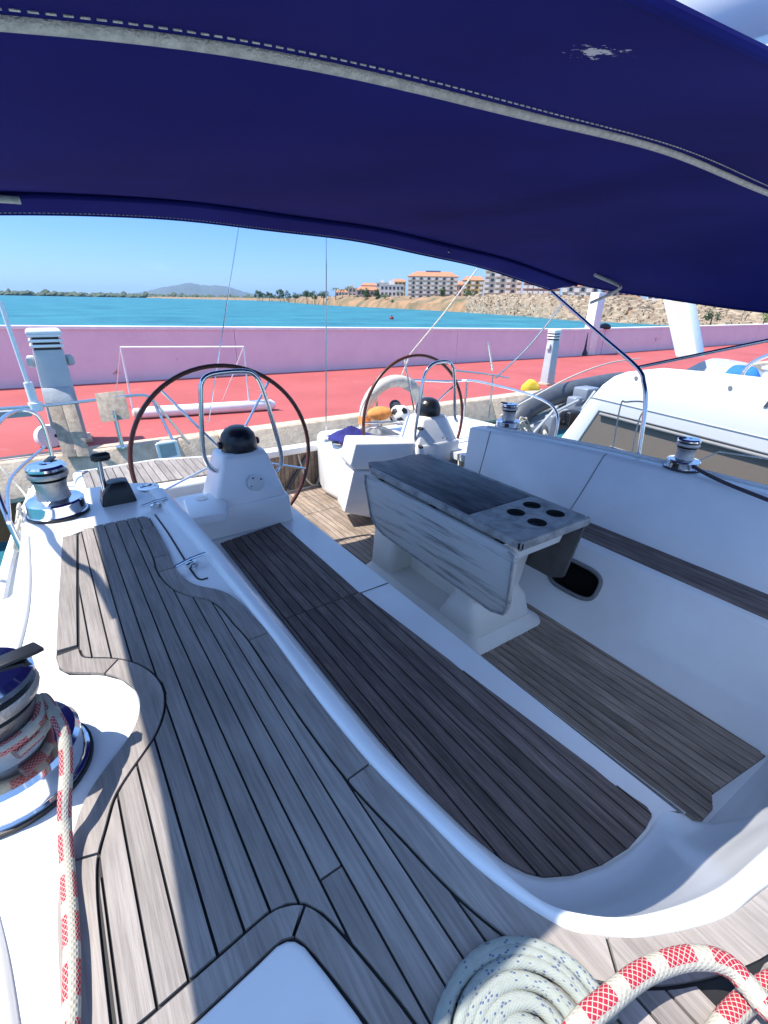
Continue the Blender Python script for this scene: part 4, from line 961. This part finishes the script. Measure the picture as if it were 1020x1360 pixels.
for i in range(230):
    l = L0+.05+(L1-L0-.1)*i/230
    for s, dz in ((.955, -.003),):
        a, b_ = V(l, s, bz(l, s)+dz), V(l+.0125, s, bz(l+.0125, s)+dz); mm.tube([a, b_], .0016, 5)
for i in range(230):
    l = L0+.05+(L1-L0-.1)*i/230; z = bz(l, 3.05)-.052
    mm.tube([V(l, 3.325, z), V(l+.0125, 3.325, z)], .0017, 5)
props(build('stitching', mm, SLV, bim), kind='stuff')
build('hoop_end', MB().tube([PY(-30, 262, 3.02), PY(27, 266, 3.02)], .016, 10), SLV, bim, smooth=True)
# struts
def strut(pts, r=.0145, name='strut', n=50, material=None): return build(name, MB().tube(catmull(pts, n), r, 10), material or STEEL, bim, smooth=True)
foot = V(*PZ(842, 606, TZ).to_2d(), TZ); foot.x += .06
bend = PX(857, 540, foot.x+.03); bend2 = PX(855, 508, foot.x+.05); cor = PY(733, 388, 3.22)
jn = PX(846, 488, foot.x+.09)
strut([foot, bend, bend2, jn, jn.lerp(cor, .3), jn.lerp(cor, .65), cor])
fr_l = PX(1020, 452, 3.62)
strut([jn, jn.lerp(fr_l, .5), fr_l, fr_l+(fr_l-jn)*.9], .011)
def hit(x, y, k=.98):
    d = ray(x, y); t_ = .0005
    while t_ < .02 and (CAM+d*t_).z < bz((CAM+d*t_).x, (CAM+d*t_).y)-.004: t_ += .00001
    return CAM+d*(t_*k)
strut([hit(790, 365), hit(806, 372), hit(820, 378, .975), PX(824, 382, hit(820, 378).x-.05), PX(812, 390, hit(820, 378).x), PX(785, 402, hit(820, 378).x+.1)], .0125, 'strut', 30, SLV)
strut([PY(752, 398, 3.25), PY(700, 462, 3.7), PY(658, 502, 4.1)], .011)
strut([PY(648, 455, 4.15), PY(654, 492, 4.15)], .014)
pq = PY(655, 499, 4.15)
build('stern_rail', MB().tube([pq, V(pq.x, pq.y, .42)], .012, 10), STEEL, yacht, smooth=True)
strut([PY(605, 492, 4.15), PY(648, 497, 4.15), PY(676, 502, 4.15)], .010)
strut([V(-.40, 2.62, .50), V(-.45, 2.62, .95), V(-.48, 2.68, 1.15), V(-.50, 3.15, 1.93)])
br = []
for px, py in ((52, 697), (72, 723), (97, 749), (127, 766)):
    q = PZ(px, py, DZ); br.append(q+to_sun*((-.47-q.x)/to_sun.x))
strut([V(-.46, 2.64, 1.08)]+br+[V(-.48, br[-1].y-.28, 1.94)], .0135)
build('toggle', MB().tube([PY(596, 335, 3.05), PY(600, 322, 3.05)], .008, 6), STEEL, bim)
# ================================================================== LOOSE GEAR ABOARD
def rope(name, path, r, material, label, cat='rope', n=160, seg=12, group=None, closed=False):
    pts = catmull(path, n) if n else path
    o = build(name, MB().tube(pts, r, seg, uv=True, closed=closed), material, smooth=True, org=pts[0]); props(o, label, cat, group); return o
wc = PZ(20, 1028, DZ+.004); pts = []
for k in range(34):
    a = -1.2+k/33*2*math.pi*1.22; rr = .078*.84+.012; pts.append(wc+V(math.cos(a)*rr, math.sin(a)*rr, .108+.026*k/33*1.2))
# lead the tail off the drum, over the base edge and along the deck
tail = [PZ(80, 962, DZ+.135), PZ(86, 985, DZ+.12), PZ(88, 1020, DZ+.095), PZ(86, 1060, DZ+.07), PZ(86, 1100, DZ+.04), PZ(90, 1160, DZ+.02), PZ(95, 1250, DZ+.025), PZ(95, 1330, DZ+.026), PZ(92, 1400, DZ+.025), PZ(92, 1500, DZ+.022)]
rope('jib_sheet', [p for p in pts[::3]]+tail, .0108, ROPER, 'white rope with red flecks wound on the large winch and trailing along the deck', n=260)
cc = PZ(702, 1400, DZ+.018); ro = (PZ(702, 1262, DZ+.018)-cc).length; rr = .0092; pts = []
turns = 10
for k in range(turns*40):
    t = k/40; r_ = ro-.0202*t-.012*min(1, t); a = 2.6-2*math.pi*t
    pts.append(cc+V(math.cos(a)*r_*1.12, math.sin(a)*r_, .0006*math.sin(k*.7)))
rope('coiled_rope', [cc+V(-.30, .10, -.002), cc+V(-.22, .02, 0)]+[cc+V(math.cos(2.9)*(ro+.012)*1.08, math.sin(2.9)*(ro+.012), 0)]+pts[::1], rr, ROPEB, 'grey rope with dark flecks coiled flat on the teak deck', n=None)
# second loop lying outside the coil
rope('red_fleck_rope', [PZ(730, 1420, DZ+.05), PZ(770, 1362, DZ+.065), PZ(805, 1330, DZ+.07), PZ(850, 1295, DZ+.068), PZ(895, 1276, DZ+.066), PZ(935, 1272, DZ+.065), PZ(968, 1283, DZ+.06), PZ(992, 1307, DZ+.055), PZ(1030, 1345, DZ+.05), PZ(1080, 1330, DZ+.04), PZ(1050, 1300, DZ+.03), PZ(1005, 1318, DZ+.022), PZ(960, 1362, DZ+.022), PZ(930, 1420, DZ+.022)], .0138, ROPER, 'thick white rope with red flecks arching over the coiled grey rope')
# hank of line on the left rail
mm_ = []
for k in range(5):
    c = PX(28+random.uniform(-8, 12), 690+k*7, -.32); s_ = .07+.02*random.random()
    mm_ += [c+V(.0, s_, .03), c+V(.02, .02, s_), c+V(-.01, -s_, .0), c+V(.015, -.02, -s_*1.1)]
rope('mooring_line', [PX(0, 620, -.5), PX(35, 660, -.36)]+mm_+[PX(45, 765, -.33)], .009, ROPEW, 'weathered white line hanging in loops from the rail beside the small chrome winch', n=200, seg=8)
# horseshoe lifebuoy on the stern rail
hb = catmull(fr_(4.12, [(497, 596), (486, 575), (485, 548), (494, 524), (511, 510), (530, 506), (548, 514), (558, 533), (560, 558), (554, 592)]), 50)
lb_o = build('horseshoe_lifebuoy', MB().tube(hb, [.03]+[.062]*48+[.03], 14), OLDWHITE, smooth=True, org=hb[0]); props(lb_o, 'faded white horseshoe lifebuoy hung on the stern rail behind the wheel', 'lifebuoy')
for f in (8, 30): build('strap', MB().tube([hb[f], hb[f+2]], .066, 14), ORANGE if f == 8 else LGREY, lb_o, smooth=True)
def cloth(name, c, sx, sy, h, material, label, cat='cloth', seed=1):
    random.seed(seed); n = 18; rows = []; ph = [random.uniform(0, 6) for _ in range(6)]
    for j in range(n+1):
        row = []
        for i in range(n+1):
            u, v = i/n*2-1, j/n*2-1; d = max(abs(u), abs(v))
            z = h*(1-d**2)*(.55+.3*math.sin(u*4+ph[0])*math.cos(v*3+ph[1])+.25*math.sin(u*9+v*5+ph[2]))+.012*(1-d)
            row.append((c[0]+sx*u*(1+.12*math.sin(v*5+ph[3])), c[1]+sy*v*(1+.15*math.sin(u*4+ph[4])), c[2]+max(.006, z)))
        rows.append(row)
    m = MB().loft(rows); b0_ = m.pts([(p[0], p[1], c[2]-.002) for p in rows[0]]); 
    o = build(name, m, material, smooth=True, org=c); props(o, label, cat); return o
hz = .562
cloth('folded_towel', (2.22, 3.74, hz), .20, .17, .03, OLDWHITE, 'cream folded towel under the navy jacket on the helm seat', 'towel', 3)
cloth('navy_jacket', (2.20, 3.70, hz+.03), .20, .15, .10, NAVYC, 'crumpled navy blue jacket lying on the white helm seat', 'jacket', 4)
cloth('dark_bag', (2.55, 3.78, hz), .15, .17, .08, DGREY, 'flat dark grey bag on the white helm seat beside the jacket', 'bag', 5)
c = PY(504, 549, 3.95); ob = build('orange_float', MB().sphere(c, .095, 20, 12, (1.45, 1, .72)), ORANGE, smooth=True, org=c); props(ob, 'orange fabric float bag in front of the lifebuoy', 'float bag')
c = PY(531, 551, 3.92); fb = build('football', MB().sphere(c, .105, 24, 14), WPAINT, smooth=True, org=c); props(fb, 'white football with black patches beside the orange float bag', 'ball')
phi = (1+5**.5)/2
for d in [V(0, s1, s2*phi) for s1 in (1, -1) for s2 in (1, -1)]+[V(s1, s2*phi, 0) for s1 in (1, -1) for s2 in (1, -1)]+[V(s2*phi, 0, s1) for s1 in (1, -1) for s2 in (1, -1)]:
    d = Matrix.Rotation(.4, 3, 'X') @ d.normalized(); build('black_patch', MB().lathe([(.040, .0985), (.036, .1035), (.02, .1055), (.001, .106)], c, 5, d), BLACK, fb)
c = PY(525, 540, 4.05); rb = build('fishing_reel', MB().lathe([(.03, -.05), (.06, -.045), (.06, -.03), (.025, -.02), (.025, .02), (.06, .03), (.06, .045), (.03, .05)], c, 18, (.6, 1, .2)), DGREY, smooth=True, org=c); props(rb, 'small dark reel clamped to the stern rail above the football', 'reel')
build('line_to_awning', MB().tube([PY(634, 357, 4.1), PY(588, 418, 4.12), PY(545, 470, 4.14), PY(533, 500, 4.15)], .0075, 6), ROPEW, yacht, smooth=True)

# ================================================================== ON THE QUAY
def service_post(base, zt, wdt, label, louvre=True, slant=0):
    root = empty('service_post', base, label, 'service post'); x, y, z = base; h = wdt/2
    def ring(k, zz): return [(x-h*k, y-h*k*.8, zz), (x+h*k, y-h*k*.8, zz), (x+h*k, y+h*k*.8, zz), (x-h*k, y+h*k*.8, zz)]
    build('shaft', MB().loft([ring(1.1, z), ring(1.0, z+.1), ring(.82, zt-.26)], True, True), GREYP, root, bevel=.02)
    build('plinth', MB().box(x-h*1.25, x+h*1.25, y-h, y+h, z, z+.06), CONC, root, bevel=.01)
    for k in range(3):
        zz = zt-.26+k*.065
        build('louvre_gap', MB().box(x-h*.72, x+h*.72, y-h*.58, y+h*.58, zz, zz+.03), BLACK, root)
        build('louvre', MB().box(x-h*.9, x+h*.9, y-h*.75, y+h*.75, zz+.03, zz+.065), WPAINT, root, bevel=.008)
    build('cap', MB().loft([ring(.95, zt-.065), ring(.95, zt-.03), ring(.8, zt)], True, True), WPAINT, root, bevel=.012)
    for sx in (-1, 1):
        so_ = build('socket', MB().box(x+sx*h*.86, x+sx*h*1.22, y-h*.3, y+h*.3, zt-.48, zt-.34), WPAINT if sx < 0 else GREYP, root, bevel=.015)
        build('socket_lid', MB().box(x+sx*h*.95, x+sx*h*1.3, y-h*.4, y-h*.3, zt-.46, zt-.36), GREYP, so_, bevel=.006)
    return root
p = PZ(97, 586, QZ); zt = PY(62, 436, p.y).z
service_post((p.x-.02, p.y, QZ), zt, .42, 'grey service post with white louvred cap behind the weathered board')
p = PZ(726, 511, QZ); zt = PY(737, 437, p.y).z
service_post((p.x, p.y, QZ), zt, .30, 'slim grey service post on the red quay beside the neighbouring dinghy')
# round cable box beside the first post
c = PY(65, 580, 8.0); cb = build('cable_reel', MB().lathe([(.02, -.08), (.16, -.08), (.17, -.05), (.17, .05), (.15, .08), (.02, .085)], c, 24, (.25, -1, .25)), WPAINT, smooth=True, org=c); props(cb, 'round white cable reel leaning by the grey service post', 'cable reel')
for a in range(3): build('hole', MB().lathe([(.025, .084), (.025, .089), (.001, .089)], c+V(.07*math.cos(a*2.1), 0, .07*math.sin(a*2.1)), 10, (.25, -1, .25)), BLACK, cb)
# weathered board standing at the quay edge
bpx = [(57, 518), (93, 516), (120, 606), (84, 607)]
b4 = [PY(x, y, s_) for (x, y), s_ in zip(bpx, (7.95, 7.95, 7.28, 7.28))]
bd = empty('gangplank', (b4[3].x, 7.3, QZ), 'weathered grey wooden gangplank tipped up at the quay edge', 'gangplank')
mid0, mid1 = b4[0].lerp(b4[1], .5), b4[3].lerp(b4[2], .5)
for a, b_ in ((0, .49), (.51, 1)):
    build('plank', MB().extr([b4[0].lerp(b4[1], a), b4[0].lerp(b4[1], b_), b4[3].lerp(b4[2], b_), b4[3].lerp(b4[2], a)], (0, .035, 0)), GREYW, bd, bevel=.004)
t0, t1 = .0, .17
q0, q1 = b4[0]+V(-.01, -.02, .02), b4[1]+V(.01, -.02, .02)
q2, q3 = b4[1].lerp(b4[2], .2)+V(.01, -.02, 0), b4[0].lerp(b4[3], .2)+V(-.01, -.02, 0)
build('end_cap', MB().extr([q0, q1, q2, q3], (0, .07, 0)), LGREY, bd, bevel=.01)
# square board on a post
pl = [PY(x, y, s_) for x, y, s_ in [(126, 523, 7.62), (165, 519, 7.62), (173, 556, 7.3), (135, 561, 7.3)]]
sg = empty('square_board', PZ(162, 592, QZ), 'square grey wooden board on a short steel post at the quay edge', 'board')
build('panel', MB().extr(pl, (0, .03, 0)), GREYW, sg, bevel=.004)
build('post', MB().tube([PY(151, 545, 7.345), PY(162, 592, 7.345)], .028, 10), STEEL, sg, smooth=True)
build('foot', MB().lathe([(.08, 0), (.08, .02), (.04, .03)], PY(162, 594, 7.345), 14), STEEL, sg, smooth=True)
# passerelle bar with a white stanchion belonging to the next berth
g = empty('boarding_rail', PY(45, 540, 7.6), 'white stanchion and grey boarding beam of the next berth above the red quay', 'boarding rail')
build('stanchion', MB().tube([PY(0, 400, 7.6), PY(38, 512, 7.6)], .026, 10), WPAINT, g, smooth=True)
build('socket', MB().tube([PY(37, 508, 7.6), PY(47, 540, 7.6)], .05, 12), WPAINT, g, smooth=True)
build('fitting', MB().lathe([(.05, -.06), (.08, -.05), (.08, .05), (.05, .06)], PY(48, 540, 7.6), 14), WPAINT, g, smooth=True)
build('beam', MB().extr([PY(-150, 558, 7.62), PY(43, 544, 7.62), PY(43, 553, 7.62), PY(-150, 570, 7.62)], (0, .2, 0)), LGREY, g, bevel=.008)
build('tube', MB().tube(catmull([PY(-150, 552, 7.58), PY(43, 540, 7.58), PY(120, 532, 7.58), PY(180, 525, 7.58), PY(200, 528, 7.58), PY(206, 538, 7.58), PY(232, 590, 7.3)], 50), .022, 10), STEEL, g, smooth=True)
build('foot_stay', MB().tube([PY(206, 534, 7.55), PY(250, 588, 7.35)], .02, 8), ROPEW, g, smooth=True)
# small white frame on the kerb
fp = [PY(x, y, 7.2) for x, y in [(208, 590), (233, 586), (238, 606), (214, 612)]]
fo = empty('white_crate', fp[3], 'small flat white plastic crate leaning on the quay kerb', 'crate'); n4 = len(fp)
for i in range(4): build('bar', MB().tube([fp[i], fp[(i+1) % 4]], .022, 8), WPAINT, fo, smooth=True)
build('panel', MB().extr([q.lerp((fp[0]+fp[2])/2, .15) for q in fp], (0, .015, 0)), LGREY, fo)
# goal frame and white spar
gl, gr = PZ(178, 551, QZ), PZ(332, 546, QZ)
tl_, tr_ = PY(165, 462, gl.y), PY(318, 460, gr.y); 
zt = (tl_.z+tr_.z)/2; tl_ = V(gl.x, gl.y, zt); tr_ = V(gr.x, gr.y, zt)
go = empty('goal_frame', (gl+gr)/2, 'thin white goal frame standing on the red quay in front of the wall', 'goal')
build('post', MB().tube([gl, tl_], .015, 8), WPAINT, go, smooth=True); build('post', MB().tube([gr, tr_], .015, 8), WPAINT, go, smooth=True)
build('crossbar', MB().tube([tl_, tr_], .015, 8), WPAINT, go, smooth=True)
for q in (tl_, tr_):
    bk_ = V(q.x-.15, q.y+1.15, QZ+.02); build('back_stay', MB().tube([q, bk_], .011, 8), WPAINT, go, smooth=True)
a, b_ = PZ(188, 556, QZ), PZ(366, 544, QZ); a.z = b_.z = QZ+.10
sp_ = build('white_spar', MB().tube([a, a.lerp(b_, .02), a.lerp(b_, .97), b_], [.07, .1, .1, .05], 14), WPAINT, smooth=True, org=a); props(sp_, 'long white spar lying on the red quay under the goal frame', 'spar')
build('end_fitting', MB().lathe([(.04, -.1), (.09, -.06), (.09, .02), (.05, .05)], a+(a-b_).normalized()*.03, 12, (b_-a)), ROPEW, sp_, smooth=True)
# white post with lamp by the wall
p = PZ(780, 471, QZ); zt = PY(784, 388, p.y).z
root = empty('quay_pillar', p, 'white square pillar against the lilac wall with a dark lamp beside it', 'pillar')
build('shaft', MB().box(p.x-.24, p.x+.24, p.y-.2, p.y+.2, QZ, zt), WPAINT, root, bevel=.02)
build('side_panel', MB().box(p.x+.25, p.x+.55, p.y-.1, p.y+.2, QZ, QZ+(zt-QZ)*.42), GREYP, root, bevel=.01)
l_ = build('lamp', MB().lathe([(.02, 0), (.22, .03), (.26, .1), (.2, .2), (.04, .26)], V(p.x+.75, p.y-.1, QZ+1.0), 16), BLACK, root, smooth=True)
build('lamp_post', MB().tube([V(p.x+.75, p.y-.1, QZ), V(p.x+.75, p.y-.1, QZ+1.02)], .05, 8), BLACK, root, smooth=True)
build('bollard', MB().lathe([(.16, 0), (.16, .1), (.09, .25), (.05, .9), (.02, 1.0)], V(p.x-.45, p.y-.1, QZ), 12), BLACK, root, smooth=True)

# ================================================================== NEIGHBOURING MOTOR YACHT
LN = 6.1
def NX(x, y, l=LN): return PX(x, y, l)
rail = [NX(795, 546), NX(905, 574), NX(1020, 604)]
dr = (rail[2]-rail[0])/(rail[2].y-rail[0].y)
def rail_at(y): return rail[0]+dr*(y-rail[0].y)
FE = -6.0
mot = empty('motor_yacht', (LN+1.6, 0, WZ), 'white motor yacht with lower hull coloured taupe for shade moored alongside', 'motor yacht')
e0 = NX(742, 584); 
outer = [NX(738, 590), NX(760, 562), NX(782, 532), NX(800, 511), NX(815, 500), NX(832, 494), NX(870, 490), NX(950, 497), NX(1020, 505)]
dt = (outer[-1]-outer[-2])/(outer[-1].y-outer[-2].y)
topf = outer[-1]+dt*(FE-outer[-1].y)
lowf = rail_at(FE)
poly = outer+[V(LN, FE, topf.z), V(LN, FE, lowf.z), rail[2], rail[1], rail[0], NX(768, 586), NX(690, 690)]
poly += [NX(655, 690)]
hp_ = [V(LN, q.y, q.z) for q in poly]
hullw = build('hull', MB().extr(hp_, (.22, 0, .0)), NEIGHW, mot, bevel=.02, bseg=3)
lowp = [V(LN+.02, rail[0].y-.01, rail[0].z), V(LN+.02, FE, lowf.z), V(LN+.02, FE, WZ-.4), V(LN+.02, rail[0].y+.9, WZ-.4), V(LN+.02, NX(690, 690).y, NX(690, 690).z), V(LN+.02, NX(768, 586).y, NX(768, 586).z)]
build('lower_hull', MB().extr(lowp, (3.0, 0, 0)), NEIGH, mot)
build('rub_rail', MB().tube([rail_at(y)+V(-.01, 0, -.03) for y in (rail[0].y-.03, 2, 0, FE)], .022, 10), RUBBER, mot, smooth=True)
for dz in (-.42,): build('hull_seam', MB().tube([rail_at(y)+V(.016, 0, dz) for y in (rail[0].y-.25, 1, FE)], .008, 6), RUBBER, mot)
build('cove_line', MB().tube([rail_at(y)+V(-.004, 0, .16) for y in (rail[0].y+.18, 1, FE)], .006, 6), LGREY, mot)
dk = [(LN+.2, outer[4].y-.25), (LN+3.0, outer[4].y-.25), (LN+3.0, FE), (LN+.2, FE)]
build('deck', MB().prism(dk, .45, .62), NEIGHW, mot)
build('transom', MB().prism([(LN+.22, rail[0].y-.3), (LN+3.0, rail[0].y-.3), (LN+3.0, rail[0].y+.1), (LN+.22, rail[0].y+.1)], -1.0, .45), NEIGHW, mot)
for px, py in ((845, 502), (970, 515)):
    build('drain', MB().lathe([(.022, 0), (.022, .006), (.001, .006)], NX(px, py+0)+V(-.002, 0, 0), 12, (-1, 0, 0)), RUBBER, mot)
# lettering: only the first stroke of the name is in view
tcv = bpy.data.curves.new('name_letter', 'FONT'); tcv.body = 'F'; tcv.size = .34; tcv.shear = .35; tcv.extrude = .003
to = bpy.data.objects.new('name_letter_curve', tcv); col.objects.link(to)
me = bpy.data.meshes.new_from_object(to.evaluated_get(bpy.context.evaluated_depsgraph_get())); bpy.data.objects.remove(to)
me.materials.append(DGREY); lt = bpy.data.objects.new('name_letter', me); col.objects.link(lt); lt.parent = mot
lp = NX(1010, 540); lt.location = (LN-.006-ORG[mot].x, lp.y, lp.z-WZ); lt.rotation_euler = (R(90), 0, R(-90)); ORG[lt] = Vector((0, 0, 0))
# raked arch leg, rail, gear on its deck
q = [PX(x, y, 7.3) for x, y in [(876, 380), (909, 380), (926, 474), (897, 474)]]
ar = build('arch_leg', MB().extr(q, (.25, 0, 0)), NEIGHW, mot, bevel=.02)
qi = [PX(x, y, 7.295) for x, y in [(888, 380), (906, 380), (921, 472), (905, 472)]]
build('arch_panel', MB().extr(qi, (-.004, 0, 0)), STUCCO, ar)
build('deck_rail', MB().tube(catmull([PX(985, 500, 6.5), PX(992, 488, 6.5), PX(1010, 476, 6.5), PX(1040, 468, 6.5), PX(1100, 466, 6.5)], 24), .022, 10), STEEL, mot, smooth=True)
def lump(name, c, sx, sy, sz, material, label, cat, seed):
    random.seed(seed); ph = [random.uniform(0, 6) for _ in range(4)]; rings = []
    for i in range(9):
        th = math.pi/2*i/8
        rings.append([(c[0]+sx*math.sin(th)**.6*math.cos(a)*(1+.12*math.sin(3*a+ph[0])), c[1]+sy*math.sin(th)**.6*math.sin(a)*(1+.12*math.sin(4*a+ph[1])), c[2]+sz*math.cos(th)*(1+.18*math.sin(2*a+ph[2]+th*3))) for a in [2*math.pi*k/24 for k in range(24)]])
    o = build(name, MB().loft(rings, True, True), material, smooth=True, org=c); props(o, label, cat); return o
def onN(x, y, z=.62): p = PZ(x, y, z); return (p.x, p.y, z)
lump('covered_tender', (7.9, 2.95, .62), .5, .7, .40, LGREY, 'light grey covered tender on the deck of the motor yacht', 'tender', 11)
lump('blue_cloth', (7.35, 2.55, .62+.3), .16, .22, .14, BLUEC, 'bright blue cloth heaped on the deck of the motor yacht', 'cloth', 12)
bx_ = build('deck_box', MB().box(7.2, 7.75, 1.75, 2.3, .62, 1.07), NEIGHW, bevel=.04, bseg=3, org=(7.45, 2.0, .62)); props(bx_, 'white storage box on the deck of the motor yacht', 'deck box')
build('box_lid', MB().box(7.18, 7.77, 1.73, 2.32, 1.072, 1.11), NEIGHW, bx_, bevel=.015)
lump('maroon_cushion', (7.25, 1.45, .62), .16, .22, .36, MAROON, 'maroon cushion standing beside the white deck box', 'cushion', 13)
lump('tan_rope_pile', (7.6, 3.65, .62), .25, .3, .14, OLDWHITE, 'tan heap of rope at the stern of the motor yacht', 'rope', 14)
# ------------------------------------------------------------------ inflatable dinghy with outboard between the two boats
dg = empty('inflatable_dinghy', PY(745, 575, 4.9), 'dark grey inflatable dinghy with outboard motor behind the motor yacht', 'dinghy')
t1 = catmull(fr_(5.1, [(672, 585), (690, 552), (720, 532), (755, 520), (790, 512), (830, 505)]), 30)
build('tube', MB().tube(t1, [.10]+[.17]*28+[.12], 16), DGREY, dg, smooth=True)
t2 = catmull(fr_(4.5, [(668, 600), (690, 590), (720, 572), (750, 556), (790, 540)]), 30)
build('tube', MB().tube(t2, [.08]+[.12]*28+[.08], 16), DGREY, dg, smooth=True)
build('floor', MB().extr([t1[3], t1[26], t2[26], t2[3]], (0, 0, -.05)), LGREY, dg)
def blk2(name, px, py, s, sx, sy, sz, material, rot=0, bev=.03):
    c = PY(px, py, s); o = build(name, MB().box(-sx+c.x, sx+c.x, c.y-sy, c.y+sy, c.z-sz, c.z+sz), material, dg, bevel=bev, bseg=3); return o
BG = mat('outboard_cowl', (.22, .25, .30), .3, var=.1)
blk2('motor_cowl', 778, 522, 4.75, .17, .14, .10, BG); blk2('motor_midsection', 762, 540, 4.6, .10, .09, .16, BG); blk2('motor_bracket', 745, 552, 4.5, .14, .06, .09, LGREY)
blk2('motor_leg', 730, 565, 4.42, .06, .08, .16, BG); blk2('fuel_tank', 757, 555, 4.3, .13, .09, .11, BLACK)
build('propeller', MB().lathe([(.02, -.05), (.13, -.02), (.15, 0), (.13, .02), (.02, .05)], PY(725, 583, 4.35), 14, (.6, -.7, .3)), OLDWHITE, dg, smooth=True)
for i, (a, b_) in enumerate([((736, 548), (768, 532)), ((748, 560), (786, 535)), ((700, 585), (740, 540)), ((690, 560), (695, 590)), ((770, 548), (790, 520))]):
    build('pipe', MB().tube([PY(*a, 4.3), PY(*b_, 4.35)], .022, 8), STEEL if i % 2 else LGREY, dg, smooth=True)
random.seed(21)
pts = []
for k in range(26): pts.append(PY(686+random.uniform(0, 22), 555+random.uniform(0, 38), 3.95+random.uniform(-.1, .1)))
rope('tangled_line', pts, .010, ROPEW, 'tangled pale line hanging on the stern rail beside the dinghy', n=260, seg=7)
rope('mooring_warp', [PY(664, 553, 4.2), PY(700, 532, 4.5), PY(760, 500, 5.2), PY(810, 482, 6.0), PY(850, 476, 7.3)], .014, ROPEW, 'taut cream mooring warp running from the stern across to the quay', n=40, seg=8)
c = PY(705, 512, 4.9); yc = lump('yellow_oilskin', (c.x, c.y, c.z-.06), .17, .12, .13, YELL, 'yellow oilskin draped over the grey dinghy tube', 'oilskin', 15)
c = PY(730, 586, 3.9)
rope('winch_sheet', [PZ(893, 613, TZ+.06), PZ(903, 616, TZ+.05), PZ(915, 610, TZ+.06), PZ(925, 622, TZ+.04), PZ(960, 640, TZ+.02), PZ(1020, 664, TZ+.02), PZ(1090, 690, TZ+.02)], .011, mat('dark_sheet_rope', (.07, .05, .06), .9, var=.4, scale=90), 'dark sheet rope led off the small winch along the white backrest', n=60, seg=8)
# guard wire and stanchion on the right
gw = [PX(x, y, 4.0) for x, y in [(928, 612), (955, 600), (1030, 611), (1150, 630)]]
build('guard_wire', MB().tube(gw, .006, 6), ROPEW, yacht, smooth=True)
strutl = [PX(x, y, 3.6) for x, y in [(812, 606), (824, 540), (832, 534), (858, 536), (848, 560), (838, 608)]]
build('lashing', MB().tube(catmull(strutl, 40), .006, 6), ROPEW, yacht, smooth=True)
# ================================================================== HAZE
hm = bpy.data.materials.new('sea_haze'); hm.use_nodes = True; ht = hm.node_tree
ht.nodes.remove(ht.nodes['Principled BSDF']); pv = ht.nodes.new('ShaderNodeVolumePrincipled')
pv.inputs['Color'].default_value = (.45, .70, 1, 1); pv.inputs['Density'].default_value = .00006; pv.inputs['Anisotropy'].default_value = .2
ht.links.new(pv.outputs['Volume'], ht.nodes['Material Output'].inputs['Volume'])
props(build('haze', MB().box(-8900, 15900, -2900, 21900, -5, 290), hm), 'thin bluish sea haze over the whole bay', 'haze', kind='stuff')
